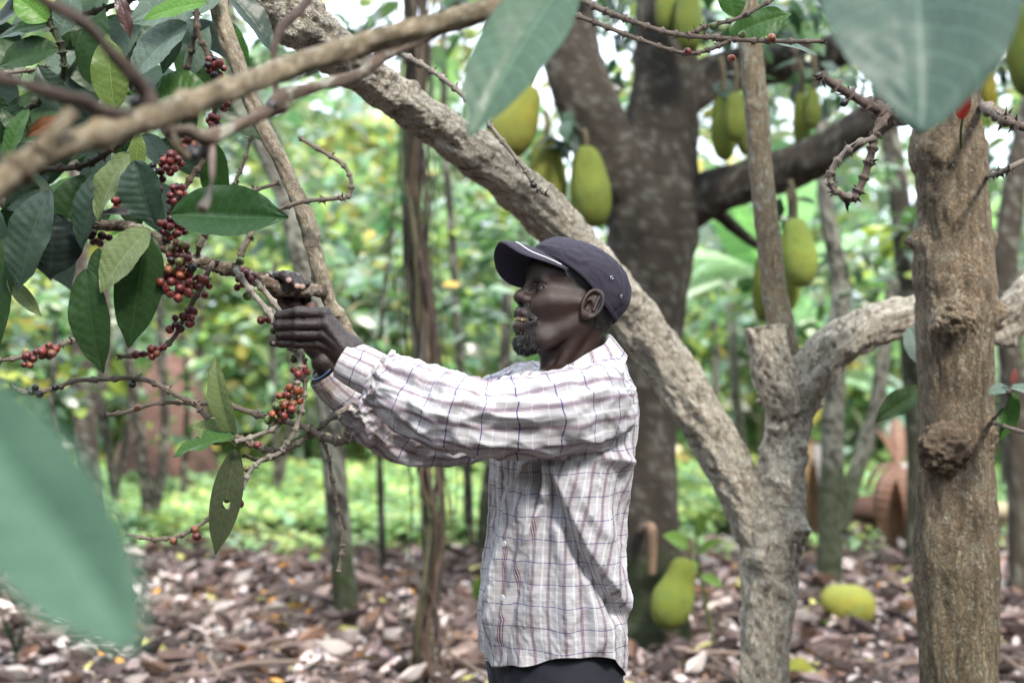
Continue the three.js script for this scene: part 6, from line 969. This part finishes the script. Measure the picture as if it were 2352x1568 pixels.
// ---------------------------------------------------------------- cap
{
  const ang = (list, a) => { const n = list.length, x = (a / (Math.PI * 2)) * n, i = Math.floor(x) % n, f = x - Math.floor(x), g = (k) => list[(i + k + n) % n], A = g(-1), B = g(0), C3 = g(1), D3 = g(2); return B.map((_, k) => 0.5 * (2 * B[k] + (C3[k] - A[k]) * f + (2 * A[k] - 5 * B[k] + 4 * C3[k] - D3[k]) * f * f + (3 * B[k] - A[k] - 3 * C3[k] + D3[k]) * f * f * f)); };
  // 8 stations round the head: front, left-front, left, left-back, back, ...
  const base = [[118, 80, 0], [93, 72, 53], [28, 46, 79], [-46, 2, 62], [-84, -8, 0], [-46, 0, -62], [25, 26, -78], [98, 48, -54]];
  const mid = [[114, 98, 0], [87, 93, 56], [14, 78, 82], [-66, 46, 62], [-103, 38, 0], [-66, 44, -62], [14, 74, -82], [86, 88, -56]];
  const high = [[84, 124, 0], [66, 117, 40], [12, 112, 62], [-52, 98, 48], [-92, 82, 0], [-52, 98, -48], [12, 110, -62], [66, 116, -40]];
  const top = [[40, 131, 0], [32, 130, 18], [6, 128, 26], [-24, 122, 20], [-40, 118, 0], [-24, 122, -20], [6, 128, -26], [32, 130, -18]];
  const capPoint = (a, t, out = 0) => {
    const p = spline([ang(base, a), ang(mid, a), ang(high, a), ang(top, a), [4, 128, 0]], t), s = Math.sin(a);
    let h = 1.4 * fbm(a * 3, t * 5, 2, 3) + 1.5 * crease(noise(a * 4 + t * 3, t * 7 - a)) * smooth(0, 0.2, t) * smooth(0.9, 0.5, t);
    h -= 2.4 * Math.exp(-Math.pow((t - 0.52 + 0.05 * Math.cos(a)) / 0.012, 2)) * (Math.cos(a) < 0.62 ? 1 : 0);          // seam of the top panel
    h += 1.6 * smooth(0.54, 0.5, t) * (Math.cos(a) < 0.62 ? 1 : 0);
    for (const k of [0.92, -0.92, 2.5, -2.5]) h -= 2.2 * Math.exp(-Math.pow((Math.atan2(Math.sin(a - k), Math.cos(a - k))) / 0.02, 2)) * smooth(0.62, 0.5, t);
    h += 1.2 * Math.exp(-Math.pow((t - 0.04) / 0.02, 2)) + out; const L = Math.hypot(p[0] - 5, p[1] - 55, p[2]) || 1;
    return headToWorld(p[0] + (p[0] - 5) / L * h, p[1] + (p[1] - 55) / L * h, p[2] + p[2] / L * h);
  };
  const grid = (n, m, fn) => { const pos = [], idx = [], uv = []; for (let i = 0; i <= n; i++) for (let j = 0; j <= m; j++) { const p = fn(i / n, j / m); pos.push(p.x, p.y, p.z); uv.push(j / m * 12, i / n * 4); if (i < n && j < m) { const k = i * (m + 1) + j, q = k + m + 1; idx.push(k, k + 1, q, q, k + 1, q + 1); } } return geom(pos, idx, { uv }); };
  const twill = new THREE.MeshPhysicalMaterial({ name: 'dark twill', color: new THREE.Color().setRGB(0.024, 0.02, 0.036), roughness: 0.85, bumpMap: weave, bumpScale: 0.0004, side: THREE.DoubleSide, sheen: 0.18, sheenRoughness: 0.45, sheenColor: new THREE.Color(0.6, 0.58, 0.72) });
  const cap = part('cap', grid(90, 240, (t, a) => capPoint(a * Math.PI * 2 % (Math.PI * 2), t)), twill, person);
  part('sweatband', grid(4, 160, (t, a) => capPoint(a * Math.PI * 2 % (Math.PI * 2), 0.16 * t, -2.2)), twill, cap);
  // peak
  const root = [[60, 53, 73], [88, 68, 54], [104, 80, 28], [110, 83, 0], [107, 75, -28], [96, 54, -50], [64, 32, -71]], rim = [[68, 52, 77], [108, 55, 72], [158, 59, 52], [190, 73, 27], [196, 76, 0], [190, 55, -30], [166, 29, -52], [130, 17, -66], [78, 22, -76]];
  const peak = (u, v, off = 0) => { const a = spline(root, u), b = spline(rim, u), k = Math.sin(Math.PI * v) * 5 * Math.sin(Math.PI * u); return headToWorld(lerp(a[0], b[0], v), lerp(a[1], b[1], v) + k + off, lerp(a[2], b[2], v)); };
  const rimShape = (u, w) => { const r = 1.7; return w < 0.5 ? peak(u, w * 2, r) : peak(u, 2 - w * 2, -r); };
  part('peak', grid(60, 90, (w, u) => rimShape(u, w)), twill, cap);
  const pipe = []; for (let i = 0; i <= 30; i++) { const u = lerp(0.06, 0.46, i / 30), p = peak(u, 0.62 + 0.06 * Math.sin(i * 0.1), 2.2); pipe.push([p.x, p.y, p.z, 0.0011]); }
  part('piping', limb(pipe, { step: 0.003, around: 8 }), plain('white piping', [0.75, 0.76, 0.78], 0.5), cap);
  for (const [a, t] of [[1.95, 0.26], [2.3, 0.2]]) { const p = capPoint(a, t, 0.6), q = capPoint(a, t, 6), g = new THREE.TorusGeometry(0.0032, 0.0009, 8, 20); g.applyQuaternion(new THREE.Quaternion().setFromUnitVectors(V(0, 0, 1), q.clone().sub(p).normalize())); g.translate(p.x, p.y, p.z); part('eyelet', g, plain('steel', [0.5, 0.5, 0.52], 0.35, { metalness: 0.9 }), cap); }
}
renderer.render(scene, camera);
